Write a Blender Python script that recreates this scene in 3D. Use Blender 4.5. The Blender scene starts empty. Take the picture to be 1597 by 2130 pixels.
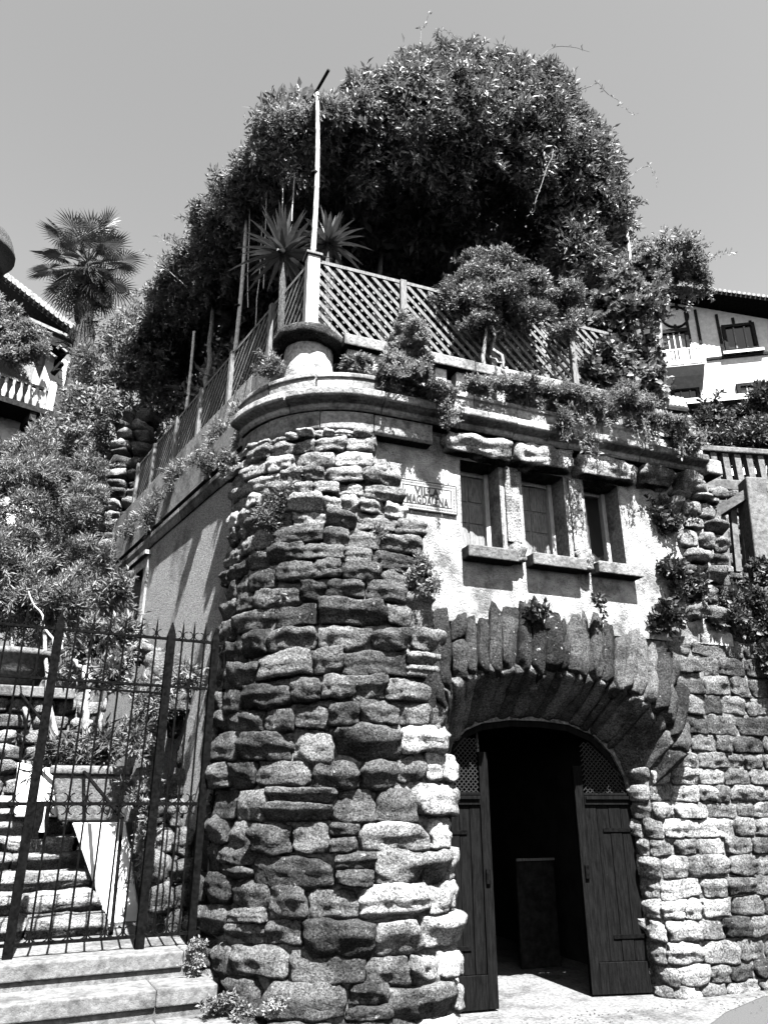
import bpy, math, random
import numpy as np
from mathutils import Vector, Matrix
R = math.radians
rng = np.random.default_rng(7)
random.seed(7)
sc = bpy.context.scene
# ------------------------------------------------------------------ camera
FPX, PITCH, CAMZ = 1550.0, R(21.4), 1.6
cam = bpy.data.cameras.new('camera')
cam.sensor_fit = 'VERTICAL'
cam.angle = 2*math.atan(1065/FPX)
cam.clip_end = 2000
cam_o = bpy.data.objects.new('camera', cam)
cam_o.location = (0, 0, CAMZ)
cam_o.rotation_euler = (R(90)+PITCH, 0, 0)
sc.collection.objects.link(cam_o)
sc.camera = cam_o
# ------------------------------------------------------------------ sky and sun
SUN_EL, SUN_TRAVEL = R(59), R(-20.5)      # light travels towards this bearing (from +Y, clockwise)
world = bpy.data.worlds.new('World')
sc.world = world
world.use_nodes = True
wn, wl = world.node_tree.nodes, world.node_tree.links
wn.clear()
sky = wn.new('ShaderNodeTexSky'); sky.sky_type = 'NISHITA'; sky.sun_disc = False
sky.sun_elevation = SUN_EL; sky.sun_rotation = SUN_TRAVEL + math.pi
sky.air_density = 1.0; sky.dust_density = 0.6; sky.ozone_density = 1.0
bw = wn.new('ShaderNodeRGBToBW')
bg = wn.new('ShaderNodeBackground'); bg.inputs['Strength'].default_value = 0.05
wo = wn.new('ShaderNodeOutputWorld')
wl.new(sky.outputs[0], bw.inputs[0]); wl.new(bw.outputs[0], bg.inputs['Color']); wl.new(bg.outputs[0], wo.inputs[0])
sun = bpy.data.lights.new('sun', 'SUN'); sun.energy = 5.0; sun.angle = R(0.5); sun.color = (1, 1, 1)
sun_o = bpy.data.objects.new('sun', sun)
sun_dir = Vector((math.sin(SUN_TRAVEL)*math.cos(SUN_EL), math.cos(SUN_TRAVEL)*math.cos(SUN_EL), -math.sin(SUN_EL)))
sun_o.rotation_euler = sun_dir.to_track_quat('-Z', 'Y').to_euler()
sun_o.location = (6, -12, 30)
sc.collection.objects.link(sun_o)
sc.view_settings.view_transform = 'Standard'
sc.view_settings.look = 'None'
sc.view_settings.exposure = 2.8
sc.view_settings.gamma = 1.0
sc.cycles.diffuse_bounces = 0
sc.cycles.max_bounces = 4
# ------------------------------------------------------------------ frames
_c, _s = math.cos(PITCH), math.sin(PITCH)
def P(x, y, Y):                       # photograph pixel at a real depth Y (metres)
    dx = (x-798.5)/FPX; dv = (1065-y)/FPX
    ry, rz = _c-dv*_s, _s+dv*_c
    t = Y/ry
    return np.array([t*dx, Y, CAMZ+t*rz])
def scale_at(x, y, Y):                # metres per photograph pixel there
    return Y/(_c-(1065-y)/FPX*_s)/FPX
class Frame:                          # vertical plane: a along, o outwards, z up
    def __init__(s, ox, oy, ang):
        s.o = (ox, oy); s.d = (math.cos(ang), math.sin(ang)); s.n = (math.sin(ang), -math.cos(ang)); s.ang = ang
    def __call__(s, a, o, z): return np.array([s.o[0]+a*s.d[0]+o*s.n[0], s.o[1]+a*s.d[1]+o*s.n[1], z])
    def px(s, x, y, o=0.0):
        dx = (x-798.5)/FPX; dv = (1065-y)/FPX
        r = (dx, _c-dv*_s, _s+dv*_c)
        cx, cy = -s.o[0], -s.o[1]
        co = cx*s.n[0]+cy*s.n[1]; ro = r[0]*s.n[0]+r[1]*s.n[1]
        t = (o-co)/ro
        return (t*r[0]+cx)*s.d[0]+(t*r[1]+cy)*s.d[1], CAMZ+t*r[2]
LF = Frame(.58, 7.17, R(20.8))                          # the facade
_s0 = LF(-1.947, -.458, 0)
class SideFrame(Frame):
    def __init__(s, ox, oy, ang):
        s.o = (ox, oy); s.d = (-math.sin(ang), math.cos(ang)); s.n = (-math.cos(ang), -math.sin(ang)); s.ang = ang
SF = SideFrame(_s0[0], _s0[1], R(33.5))                 # the side wall running uphill
GF = Frame(-2.74, 6.23, R(26.5))                        # the garden gate
# ------------------------------------------------------------------ mesh helpers
C = sc.collection
WL = {}
def link(o, parent=None, wloc=(0, 0, 0)):
    C.objects.link(o)
    w = Vector(wloc)
    if parent is not None:
        o.parent = parent; o.location = w-WL[parent.name]
    else:
        o.location = w
    WL[o.name] = w
    return o
def thing(name, label, cat, loc, group=None):
    o = bpy.data.objects.new(name, None); o.empty_display_size = .2
    link(o, None, loc)
    o['label'] = label; o['category'] = cat
    if group: o['group'] = group
    return o
def tag(o, label=None, cat=None, group=None, kind=None):
    if label: o['label'] = label
    if cat: o['category'] = cat
    if group: o['group'] = group
    if kind: o['kind'] = kind
    return o
def group_empty(name, parent, loc):
    o = bpy.data.objects.new(name, None); o.empty_display_size = .1
    return link(o, parent, loc)
def mesh_np(name, V, F=None, smooth=False, tri=None):
    me = bpy.data.meshes.new(name)
    if tri is not None:
        V = np.asarray(V, np.float32)
        n, m = len(V), len(tri)
        me.vertices.add(n); me.vertices.foreach_set('co', V.ravel())
        me.loops.add(m*3); me.loops.foreach_set('vertex_index', np.asarray(tri, np.int32).ravel())
        me.polygons.add(m); me.polygons.foreach_set('loop_start', np.arange(0, m*3, 3, dtype=np.int32))
        me.update(calc_edges=True)
    else:
        me.from_pydata([tuple(map(float, v)) for v in V], [], [list(map(int, f)) for f in F])
    if smooth: me.polygons.foreach_set('use_smooth', np.ones(len(me.polygons), bool))
    return me
def obj(name, V, F, mat, parent=None, smooth=False, tri=None, base=None):
    V = np.asarray(V, float)
    c = V.mean(0) if base is None else np.array(base, float)
    me = mesh_np(name, V-c, F, smooth, tri)
    me.materials.append(mat)
    o = bpy.data.objects.new(name, me)
    return link(o, parent, c)
def inst(name, me, loc, parent=None, rotz=0.0, rot=None, scl=None):
    o = bpy.data.objects.new(name, me)
    link(o, parent, loc)
    if rot is not None: o.rotation_euler = rot
    else: o.rotation_euler = (0, 0, rotz)
    if scl is not None: o.scale = scl
    return o
class MB:
    def __init__(s): s.V = []; s.F = []
    def add(s, V, F):
        k = len(s.V); s.V += [np.array(v, float) for v in V]; s.F += [[i+k for i in f] for f in F]; return s
    def hexa(s, b, t):                # four bottom and four top points
        return s.add(list(b)+list(t), [[3, 2, 1, 0], [4, 5, 6, 7], [0, 1, 5, 4], [1, 2, 6, 5], [2, 3, 7, 6], [3, 0, 4, 7]])
    def fbox(s, fr, a0, a1, o0, o1, z0, z1):
        p = [fr(a0, o0, 0), fr(a1, o0, 0), fr(a1, o1, 0), fr(a0, o1, 0)]
        f = lambda z: [np.array([q[0], q[1], z]) for q in p]
        return s.hexa(f(z0), f(z1))
    def tube(s, pts, rad, n=7, cap=True):
        pts = [np.array(p, float) for p in pts]
        if not hasattr(rad, '__len__'): rad = [rad]*len(pts)
        k0 = len(s.V)
        for i, p in enumerate(pts):
            d = pts[min(i+1, len(pts)-1)]-pts[max(i-1, 0)]
            d = d/(np.linalg.norm(d)+1e-9)
            ref = np.array([0, 0, 1.0]) if abs(d[2]) < .9 else np.array([1.0, 0, 0])
            x = np.cross(d, ref); x /= np.linalg.norm(x); y = np.cross(d, x)
            for j in range(n):
                a = 2*math.pi*j/n
                s.V.append(p+rad[i]*(math.cos(a)*x+math.sin(a)*y))
        for i in range(len(pts)-1):
            for j in range(n):
                s.F.append([k0+i*n+j, k0+i*n+(j+1) % n, k0+(i+1)*n+(j+1) % n, k0+(i+1)*n+j])
        if cap:
            s.F.append([k0+j for j in range(n)][::-1]); s.F.append([k0+(len(pts)-1)*n+j for j in range(n)])
        return s
    def bar(s, p, q, w, h, up=(0, 0, 1)):    # rectangular bar
        p = np.array(p, float); q = np.array(q, float); d = q-p; d /= np.linalg.norm(d)
        up = np.array(up, float); x = np.cross(d, up); x /= np.linalg.norm(x); y = np.cross(x, d)
        f = lambda c: [c-x*w/2-y*h/2, c+x*w/2-y*h/2, c+x*w/2+y*h/2, c-x*w/2+y*h/2]
        return s.hexa(f(p), f(q))
    def lathe(s, c, prof, n=20):
        k = len(s.V); m = len(prof)
        for r, z in prof:
            for j in range(n):
                a = 2*math.pi*j/n; s.V.append(np.array([c[0]+r*math.cos(a), c[1]+r*math.sin(a), c[2]+z]))
        for i in range(m-1):
            for j in range(n): s.F.append([k+i*n+j, k+i*n+(j+1) % n, k+(i+1)*n+(j+1) % n, k+(i+1)*n+j])
        s.F.append([k+j for j in range(n)][::-1]); s.F.append([k+(m-1)*n+j for j in range(n)])
        return s
    def build(s, name, mat, parent=None, smooth=False, base=None): return obj(name, s.V, s.F, mat, parent, smooth, base=base)
def bevel(o, w=.008, seg=2):
    m = o.modifiers.new('bevel', 'BEVEL'); m.width = w; m.segments = seg; m.limit_method = 'ANGLE'
    return o
# value noise in numpy
def _hash(i, j, k, seed):
    h = (i*374761393+j*668265263+k*2147483647+seed*974711) & 0xffffffff
    h = ((h ^ (h >> 13))*1274126177) & 0xffffffff
    return ((h ^ (h >> 16)) & 0xffff)/65535.0
def vnoise(p, seed=0):
    p = np.asarray(p, float); f = np.floor(p); t = p-f; t = t*t*(3-2*t); i = f.astype(np.int64)
    r = 0
    for a in (0, 1):
        for b in (0, 1):
            for c in (0, 1):
                w = (t[:, 0] if a else 1-t[:, 0])*(t[:, 1] if b else 1-t[:, 1])*(t[:, 2] if c else 1-t[:, 2])
                r = r+w*_hash(i[:, 0]+a, i[:, 1]+b, i[:, 2]+c, seed)
    return r*2-1
def fbm(p, seed=0, oct=4):
    r = 0; a = 1.0
    for o in range(oct): r = r+a*vnoise(p*(2**o)+o*17.3, seed+o); a *= .5
    return r
# ------------------------------------------------------------------ materials
def mat(name, lo, hi, scale=8, detail=8, bump=.3, bscale=40, rough=.8, spec=.3, tone=False, contrast=(.35, .65), transl=0.0,
        spots=None, stretch=None, stain=None, bdist=.02):
    m = bpy.data.materials.new(name); m.use_nodes = True
    N, K = m.node_tree.nodes, m.node_tree.links
    b = N['Principled BSDF']; b.inputs['Roughness'].default_value = rough
    b.inputs['Specular IOR Level'].default_value = spec
    g = N.new('ShaderNodeNewGeometry')
    vec = g.outputs['Position']
    if stretch:
        mp = N.new('ShaderNodeMapping'); mp.inputs['Scale'].default_value = stretch
        K.new(vec, mp.inputs[0]); vec = mp.outputs[0]
    n = N.new('ShaderNodeTexNoise'); n.inputs['Scale'].default_value = scale; n.inputs['Detail'].default_value = detail
    n.inputs['Roughness'].default_value = .65
    K.new(vec, n.inputs['Vector'])
    mr = N.new('ShaderNodeMapRange'); mr.inputs[1].default_value = contrast[0]; mr.inputs[2].default_value = contrast[1]
    mr.inputs[3].default_value = lo; mr.inputs[4].default_value = hi
    K.new(n.outputs['Fac'], mr.inputs[0])
    val = mr.outputs[0]
    if stain:                                  # broad weather stains with an outline of their own
        n3 = N.new('ShaderNodeTexNoise'); n3.inputs['Scale'].default_value = stain[0]; n3.inputs['Detail'].default_value = 7
        n3.inputs['Roughness'].default_value = .7
        K.new(g.outputs['Position'], n3.inputs['Vector'])
        r3 = N.new('ShaderNodeMapRange'); r3.inputs[1].default_value = stain[1]; r3.inputs[2].default_value = stain[1]+.12
        r3.inputs[3].default_value = 1; r3.inputs[4].default_value = stain[2]
        K.new(n3.outputs['Fac'], r3.inputs[0])
        mu = N.new('ShaderNodeMath'); mu.operation = 'MULTIPLY'; K.new(val, mu.inputs[0]); K.new(r3.outputs[0], mu.inputs[1]); val = mu.outputs[0]
    if tone:
        oi = N.new('ShaderNodeObjectInfo'); mu = N.new('ShaderNodeMath'); mu.operation = 'MULTIPLY'
        K.new(val, mu.inputs[0]); K.new(oi.outputs['Color'], mu.inputs[1]); val = mu.outputs[0]
    if spots:                                  # lichen flecks
        n2 = N.new('ShaderNodeTexNoise'); n2.inputs['Scale'].default_value = spots[0]; n2.inputs['Detail'].default_value = 5
        n2.inputs['Roughness'].default_value = .7
        K.new(g.outputs['Position'], n2.inputs['Vector'])
        r2 = N.new('ShaderNodeMapRange'); r2.inputs[1].default_value = spots[1]; r2.inputs[2].default_value = spots[1]+.05
        K.new(n2.outputs['Fac'], r2.inputs[0])
        mx = N.new('ShaderNodeMix'); mx.data_type = 'FLOAT'
        K.new(r2.outputs[0], mx.inputs[0]); K.new(val, mx.inputs[2]); mx.inputs[3].default_value = spots[2]
        val = mx.outputs[0]
    K.new(val, b.inputs['Base Color'])
    if bump:
        nb = N.new('ShaderNodeTexNoise'); nb.inputs['Scale'].default_value = bscale; nb.inputs['Detail'].default_value = 8
        nb.inputs['Roughness'].default_value = .7
        K.new(vec, nb.inputs['Vector'])
        bp = N.new('ShaderNodeBump'); bp.inputs['Strength'].default_value = bump; bp.inputs['Distance'].default_value = bdist
        K.new(nb.outputs['Fac'], bp.inputs['Height']); K.new(bp.outputs[0], b.inputs['Normal'])
    if transl:
        tr = N.new('ShaderNodeBsdfTranslucent'); K.new(val, tr.inputs['Color'])
        ms = N.new('ShaderNodeMixShader'); ms.inputs[0].default_value = transl
        K.new(b.outputs[0], ms.inputs[1]); K.new(tr.outputs[0], ms.inputs[2])
        K.new(ms.outputs[0], N['Material Output'].inputs['Surface'])
    return m
M = {}
M['stone'] = mat('rough_stone', .2, 2.1, 60, 8, 1.0, 44, .95, .03, tone=True, spots=(16, .64, .24), bdist=.04, contrast=(.34, .68), stain=(3.2, .46, .42))
M['stone_fine'] = mat('dressed_stone', .5, 1.25, 26, 9, .8, 45, .95, .04, tone=True, stain=(2.4, .50, .4))
M['mortar'] = mat('mortar', .03, .2, 26, 8, .9, 40, .95, .1, bdist=.03)
M['render'] = mat('white_render', .2, .5, 6, 10, 1.0, 55, .92, .1, spots=(62, .595, .06), stain=(2.6, .51, .38), bdist=.05)
M['side_render'] = mat('grey_pebble_render', .12, .55, 60, 6, 1.0, 60, .92, .1, stain=(1.2, .52, .5), bdist=.12)
M['concrete'] = mat('pale_concrete', .07, .16, 30, 10, .6, 50, .95, .05, stain=(2.6, .5, .55), spots=(40, .68, .03), bdist=.03)
M['step'] = mat('worn_step_stone', .06, .14, 20, 9, .5, 45, .9, .15, stain=(3.5, .5, .6), spots=(9, .68, .25))
M['whitewash'] = mat('whitewash', .5, .65, 7, 7, .25, 30, .85, .2, stain=(3, .64, .7))
M['asphalt'] = mat('asphalt', .04, .065, 80, 5, .4, 160, .9, .15)
M['iron'] = mat('black_iron', .002, .006, 30, 6, .25, 90, .7, .0)
M['wood_dark'] = mat('dark_door_wood', .003, .009, 9, 9, .5, 30, .9, .0, stretch=(8, 8, .7), spots=(24, .73, .07))
M['wood_grey'] = mat('weathered_wood', .06, .17, 10, 8, .4, 30, .85, .15, stretch=(6, 6, 1))
M['wood_shutter'] = mat('old_shutter_wood', .08, .2, 10, 8, .4, 30, .8, .2, stretch=(6, 6, 1))
M['wood_pale'] = mat('pale_painted_wood', .25, .45, 10, 8, .3, 40, .75, .2, stretch=(5, 5, 1))
M['bamboo'] = mat('pale_cane', .25, .5, 14, 6, .2, 50, .5, .3)
M['timber'] = mat('house_timber', .008, .025, 12, 6, .3, 40, .9, .03)
M['plaster'] = mat('house_plaster', .4, .55, 5, 8, .35, 24, .9, .15, spots=(9, .70, .3))
M['rooftile'] = mat('clay_tile', .1, .25, 9, 7, .4, 40, .9, .15)
M['dark'] = mat('painted_shade', .01, .02, 3, 4, 0, 10, .95, .05)  # colour of the shade painted under the porch roof
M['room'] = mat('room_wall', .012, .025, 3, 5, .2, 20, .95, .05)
M['leaf'] = mat('leaf_gloss', .05, .19, 2.2, 6, 0, 10, .48, .22, transl=.22)
M['leaf_dark'] = mat('leaf_dark', .025, .07, 3.5, 5, 0, 10, .5, .2, transl=.15)
M['leaf_pale'] = mat('leaf_pale', .08, .2, 4, 5, 0, 10, .5, .22, transl=.32)
M['yucca'] = mat('yucca_blade', .035, .1, 6, 5, .1, 30, .42, .4, transl=.1)
M['palm'] = mat('palm_blade', .02, .06, 6, 5, .1, 30, .42, .4, transl=.08)
M['bark'] = mat('pale_bark', .1, .28, 16, 8, .8, 30, .9, .15, stretch=(3, 3, 1))
M['bark_dark'] = mat('fibrous_bark', .02, .08, 22, 8, 1.0, 26, .95, .1, stretch=(2, 2, 1), bdist=.04)
M['soil'] = mat('hill_soil', .03, .07, 2, 8, .6, 10, .95, .1)
M['tile_white'] = mat('glazed_tile', .2, .26, 12, 4, .05, 30, .3, .4)
M['ink'] = mat('glaze_black', .01, .02, 20, 3, 0, 30, .5, .2)
M['grille'] = mat('wire_grille', .006, .012, 30, 4, 0, 30, .7, .2)
M['terracotta'] = mat('old_planter', .05, .15, 26, 8, .8, 40, .9, .15, spots=(18, .66, .3))
def glass(name):
    m = bpy.data.materials.new(name); m.use_nodes = True
    b = m.node_tree.nodes['Principled BSDF']
    b.inputs['Base Color'].default_value = (.02, .02, .02, 1); b.inputs['Roughness'].default_value = .06
    b.inputs['Specular IOR Level'].default_value = .6
    return m
M['glass'] = glass('dark_window_glass')
# ------------------------------------------------------------------ stones
def _cube(n, back=False):
    V, F, idx = [], [], {}
    def vid(p):
        k = tuple(np.round(p, 5))
        if k not in idx: idx[k] = len(V); V.append(p)
        return idx[k]
    g = np.linspace(-1, 1, n+1)
    faces = [(0, 1), (0, -1), (2, 1), (2, -1), (1, 1)]+([(1, -1)] if back else [])
    for ax, sg in faces:
        o = [a for a in range(3) if a != ax]
        for i in range(n):
            for j in range(n):
                q = []
                for (a, b) in ((i, j), (i+1, j), (i+1, j+1), (i, j+1)):
                    p = [0, 0, 0]; p[ax] = sg; p[o[0]] = g[a]; p[o[1]] = g[b]; q.append(vid(np.array(p, float)))
                e1 = V[q[1]]-V[q[0]]; e2 = V[q[2]]-V[q[0]]
                if np.dot(np.cross(e1, e2), V[q[0]]*0+np.eye(3)[ax]*sg) < 0: q = q[::-1]
                F.append(q)
    return np.array(V), F
_CUBES = {}
def stone_shape(w, d, h, seed, rnd=.5, rough=1.0, n=11, back=False):
    if (n, back) not in _CUBES: _CUBES[(n, back)] = _cube(n, back)
    c, F = _CUBES[(n, back)]
    x, y, z = c.T
    q = np.stack([x*np.sqrt(1-y*y/2-z*z/2+y*y*z*z/3), y*np.sqrt(1-x*x/2-z*z/2+x*x*z*z/3), z*np.sqrt(1-x*x/2-y*y/2+x*x*y*y/3)], 1)
    p = c*(1-rnd)+q*rnd*1.06
    rf = np.random.default_rng(seed+1)
    for _ in range(rf.integers(2, 5)):            # broken faces
        nn_ = rf.normal(0, 1, 3); nn_[1] = abs(nn_[1])*1.1; nn_ /= np.linalg.norm(nn_)
        e_ = p@nn_; dd = e_.max()*rf.uniform(.80, .95)
        p = p-np.maximum(e_-dd, 0)[:, None]*nn_*.85
    p = p*np.array([w/2, d, h/2])
    # lopsided block: one face high, one low
    r = np.random.default_rng(seed)
    sk = r.normal(0, .12, 5)
    p[:, 2] += sk[0]*h*(p[:, 0]/w)*.9
    p[:, 1] *= 1+sk[1]*2*p[:, 0]/w+sk[2]*2.2*p[:, 2]/h
    p[:, 0] *= 1+sk[3]*.8*p[:, 2]/h
    p[:, 1] *= 1-.16*np.clip(-p[:, 2]/h*2, -.3, 1)
    off = r.uniform(0, 90, 3)
    s = min(w, h)
    nv = q/np.linalg.norm(q, axis=1, keepdims=True)
    lump = fbm(p/(s*.8)+off, seed % 9973, 2)*s*.09*rough
    fine = (fbm(p/(s*.26)+off*1.7, seed % 7919, 3)*.05-np.abs(fbm(p/(s*.5)+off*.7, seed % 6007, 2))*.06)*s*rough
    ledge = np.sin((p[:, 2]/h*r.uniform(9, 17)+fbm(p/(s*.6)+off, 5, 2)*2.2))*s*.022*rough
    return p+nv*(lump+fine+ledge)[:, None], F
class Path:                                # plan curve with outward normals
    def __init__(s, pts):
        s.p = np.array(pts, float)
        d = np.gradient(s.p, axis=0); d /= np.linalg.norm(d, axis=1, keepdims=True)
        s.n = np.stack([d[:, 1], -d[:, 0]], 1)
        s.s = np.concatenate([[0], np.cumsum(np.linalg.norm(np.diff(s.p, axis=0), axis=1))])
        s.L = s.s[-1]
    def at(s, t, out):
        t = np.asarray(t, float)
        x = np.stack([np.interp(t, s.s, s.p[:, k]) for k in (0, 1)], -1)
        n = np.stack([np.interp(t, s.s, s.n[:, k]) for k in (0, 1)], -1)
        n /= np.linalg.norm(n, axis=-1, keepdims=True)
        return x+n*np.asarray(out)[..., None]
_seed = [100]
def wall_stone(path, s0, z0, w, d, h, parent, tone, off=-.03, name='stone', material='stone', rough=1.0, rnd=.5, n=11):
    _seed[0] += 1
    V, F = stone_shape(w, d, h, _seed[0]*37, rnd, rough, n)
    xy = path.at(s0+V[:, 0], V[:, 1]+off)
    W = np.column_stack([xy, z0+V[:, 2]])
    o = obj(name, W, F, M[material], parent, smooth=True)
    o.color = (tone, tone, tone, 1)
    return o
def free_stone(c, ex, ey, ez, w, d, h, parent, tone, name='stone', material='stone', rough=1.0, rnd=.5, n=10, back=True):
    _seed[0] += 1
    V, F = stone_shape(w, d, h, _seed[0]*41, rnd, rough, n, back)
    ex, ey, ez = [np.array(q, float)/np.linalg.norm(q) for q in (ex, ey, ez)]
    W = np.array(c)+V[:, :1]*ex+V[:, 1:2]*ey+V[:, 2:]*ez
    if np.dot(np.cross(ex, ey), ez) < 0: F = [f[::-1] for f in F]
    o = obj(name, W, F, M[material], parent, smooth=True)
    o.color = (tone, tone, tone, 1)
    return o
def arc(c, r, a0, a1, n=24): return [(c[0]+r*math.cos(a), c[1]+r*math.sin(a)) for a in np.linspace(a0, a1, n)]
def loc2w(pts): return [tuple(LF(u, v, 0)[:2]) for u, v in pts]
def dens(pts, step=.03):
    out = []
    for a, b in zip(pts[:-1], pts[1:]):
        k = max(1, int(math.dist(a, b)/step))
        out += [(a[0]+(b[0]-a[0])*i/k, a[1]+(b[1]-a[1])*i/k) for i in range(k)]
    return out+[pts[-1]]
# plan of the corner tower in facade coordinates
TC, TR = (-.874, -.7), 1.1
SIDE_N = (-.9755, .22); SIDE_D = (-.22, -.9755)
a_side = math.atan2(SIDE_N[1], SIDE_N[0]); a_front = math.pi/2
def side_pt(s): return (TC[0]+TR*SIDE_N[0]+SIDE_D[0]*s, TC[1]+TR*SIDE_N[1]+SIDE_D[1]*s)
tower_plan = [side_pt(.35), side_pt(.001)]+arc(TC, TR, a_side, a_front, 40)+[(-.45, .4)]+arc((-.45, .08), .32, a_front, 0, 14)[1:]+[(-.13, -.12)]
TP = Path(loc2w(dens(tower_plan)))
i_front = np.argmin(np.abs(TP.p[:, 0]-LF(-.874, .4, 0)[0])+np.abs(TP.p[:, 1]-LF(-.874, .4, 0)[1]))
S_FRONT = TP.s[i_front]                     # arc length where the tower meets the straight front
def sweep(name, path_pts, prof, material, parent, closed_ends=True, smooth=False):
    """profile (out, z) carried along a plan polyline given in world xy"""
    p = np.array(path_pts, float); n = len(p)
    V = []
    for i in range(n):
        if i == 0: d0 = d1 = p[1]-p[0]
        elif i == n-1: d0 = d1 = p[-1]-p[-2]
        else: d0, d1 = p[i]-p[i-1], p[i+1]-p[i]
        d0 = d0/np.linalg.norm(d0); d1 = d1/np.linalg.norm(d1)
        n0 = np.array([d0[1], -d0[0]]); n1 = np.array([d1[1], -d1[0]])
        m = n0+n1; m /= np.linalg.norm(m); m /= max(.3, np.dot(m, n0))
        for o, z in prof: V.append([p[i][0]+m[0]*o, p[i][1]+m[1]*o, z])
    k = len(prof); F = []
    for i in range(n-1):
        for j in range(k): F.append([i*k+j, (i+1)*k+j, (i+1)*k+(j+1) % k, i*k+(j+1) % k])
    if closed_ends: F.append(list(range(k))); F.append([(n-1)*k+j for j in range(k)][::-1])
    return obj(name, V, F, material, parent, smooth)
# ------------------------------------------------------------------ foliage
def sprigs(Cn, Ax, per, L, wr, spread, seed, droop=0.0, jit=.42):
    """leaf triangles: clusters of pointed folded leaves round an axis"""
    r = np.random.default_rng(seed)
    n = len(Cn)
    Ax = Ax/(np.linalg.norm(Ax, axis=1, keepdims=True)+1e-9)
    ref = np.where(np.abs(Ax[:, 2:3]) < .85, np.array([[0, 0, 1.0]]), np.array([[1.0, 0, 0]]))
    X = np.cross(Ax, ref); X /= np.linalg.norm(X, axis=1, keepdims=True); Y = np.cross(Ax, X)
    ph = r.uniform(0, 2*math.pi, (n, 1))+np.arange(per)*2.399+r.normal(0, .3, (n, per))
    th = np.clip(r.normal(spread, .28, (n, per)), .1, 2.2)
    D = Ax[:, None]*np.cos(th)[..., None]+(X[:, None]*np.cos(ph)[..., None]+Y[:, None]*np.sin(ph)[..., None])*np.sin(th)[..., None]
    D[..., 2] -= droop; D /= np.linalg.norm(D, axis=2, keepdims=True)
    ln = L*r.uniform(1-jit, 1+jit, (n, per, 1))*r.uniform(.8, 1.2, (n, 1, 1))
    base = Cn[:, None]+Ax[:, None]*ln*np.linspace(-.7, .5, per)[None, :, None]+D*ln*.12
    U = np.cross(D, Ax[:, None]+r.normal(0, .35, (n, per, 3))); U /= (np.linalg.norm(U, axis=2, keepdims=True)+1e-9)
    Nn = np.cross(U, D)
    w = ln*wr*.5
    v0 = base; v2 = base+D*ln+Nn*ln*r.uniform(-.2, .1, (n, per, 1))
    mid = base+D*ln*.48+Nn*ln*.03
    fold = w*r.uniform(.1, .55, (n, per, 1))
    v1 = mid+U*w+Nn*fold; v3 = mid-U*w+Nn*fold
    V = np.stack([v0, v1, v2, v3], 2).reshape(-1, 3)
    k = np.arange(n*per)*4
    T = np.concatenate([np.stack([k, k+1, k+2], 1), np.stack([k, k+2, k+3], 1)])
    return V, T
def sample_blobs(blobs, n, seed, shell=.16, keep=.72, lump=.22):
    """points near the surface of a union of ellipsoids, with outward normals"""
    r = np.random.default_rng(seed)
    B = [(np.array(c, float), np.array(rad, float)) for c, rad in blobs]
    area = np.array([(rad[0]*rad[1]*rad[2])**(2/3) for c, rad in B]); area /= area.sum()
    pts, nor = [], []
    need = n; it = 0
    while need > 0 and it < 12:
        it += 1
        which = r.choice(len(B), need*2, p=area)
        d = r.normal(size=(need*2, 3)); d /= np.linalg.norm(d, axis=1, keepdims=True)
        cc = np.array([B[w][0] for w in which]); rr = np.array([B[w][1] for w in which])
        k = 1+lump*fbm((cc+d*rr)*1.6, seed+3, 3)*.6-np.abs(r.normal(0, shell, need*2))+r.exponential(.03, need*2)
        p = cc+d*rr*k[:, None]
        ok = np.ones(len(p), bool)
        for c, rad in B:
            ok &= (((p-c)/rad)**2).sum(1) > keep**2
        # patchy thinning so that gaps and clumps show
        ok &= vnoise(p*3.1, seed+11) > r.uniform(-1.25, .1, len(p))-.1
        nn = d/rr; nn /= np.linalg.norm(nn, axis=1, keepdims=True)
        pts.append(p[ok]); nor.append(nn[ok]); need = n-sum(len(q) for q in pts)
    return np.concatenate(pts)[:n], np.concatenate(nor)[:n]
def foliage(name, blobs, n, material, parent, L=.12, wr=.36, per=8, spread=.95, seed=1, up=.5, droop=.0, shell=.16, keep=.72, lump=.22, shoots=0, slen=None):
    p, nn = sample_blobs(blobs, n, seed, shell, keep, lump)
    r = np.random.default_rng(seed+5)
    ax = nn*.8+np.array([0, 0, up])+r.normal(0, .45, p.shape)
    if shoots:                                   # straggling shoots that break the outline
        i = r.choice(len(p), shoots, replace=False)
        d = nn[i]+np.array([0, 0, .35])+r.normal(0, .5, (shoots, 3)); d /= np.linalg.norm(d, axis=1, keepdims=True)
        ln = (slen or L*3.2)*r.uniform(.4, 1.5, (shoots, 1)); m_ = 6
        q = np.concatenate([p[i]+d*ln*k/m_+np.array([0, 0, -1])*ln*.35*(k/m_)**2 for k in range(1, m_+1)])
        p = np.concatenate([p, q]); ax = np.concatenate([ax, np.tile(d, (m_, 1))+r.normal(0, .3, q.shape)])
    V, T = sprigs(p, ax, per, L, wr, spread, seed+9, droop)
    return obj(name, V, None, material, parent, tri=T)
def pb(x, y, Y, rx, ry, rd=None):            # blob from photograph pixels at depth Y
    k = scale_at(x, y, Y); c = P(x, y, Y)
    return (c, (rx*k, (rd if rd else (rx+ry)/2*k), ry*k))
def scatter(blobs, k, seed, lo=.3, hi=.6, ext=.85):
    r = np.random.default_rng(seed); out = []
    for c, rad in blobs:
        c = np.array(c); rad = np.array(rad)
        for _ in range(k):
            d = r.normal(size=3); d /= np.linalg.norm(d); q = r.uniform(.2, 1)**.5*ext
            out.append((c+d*rad*q, rad*r.uniform(lo, hi)*np.array([r.uniform(.8, 1.25), r.uniform(.8, 1.25), r.uniform(.8, 1.2)])))
    return out
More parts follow.
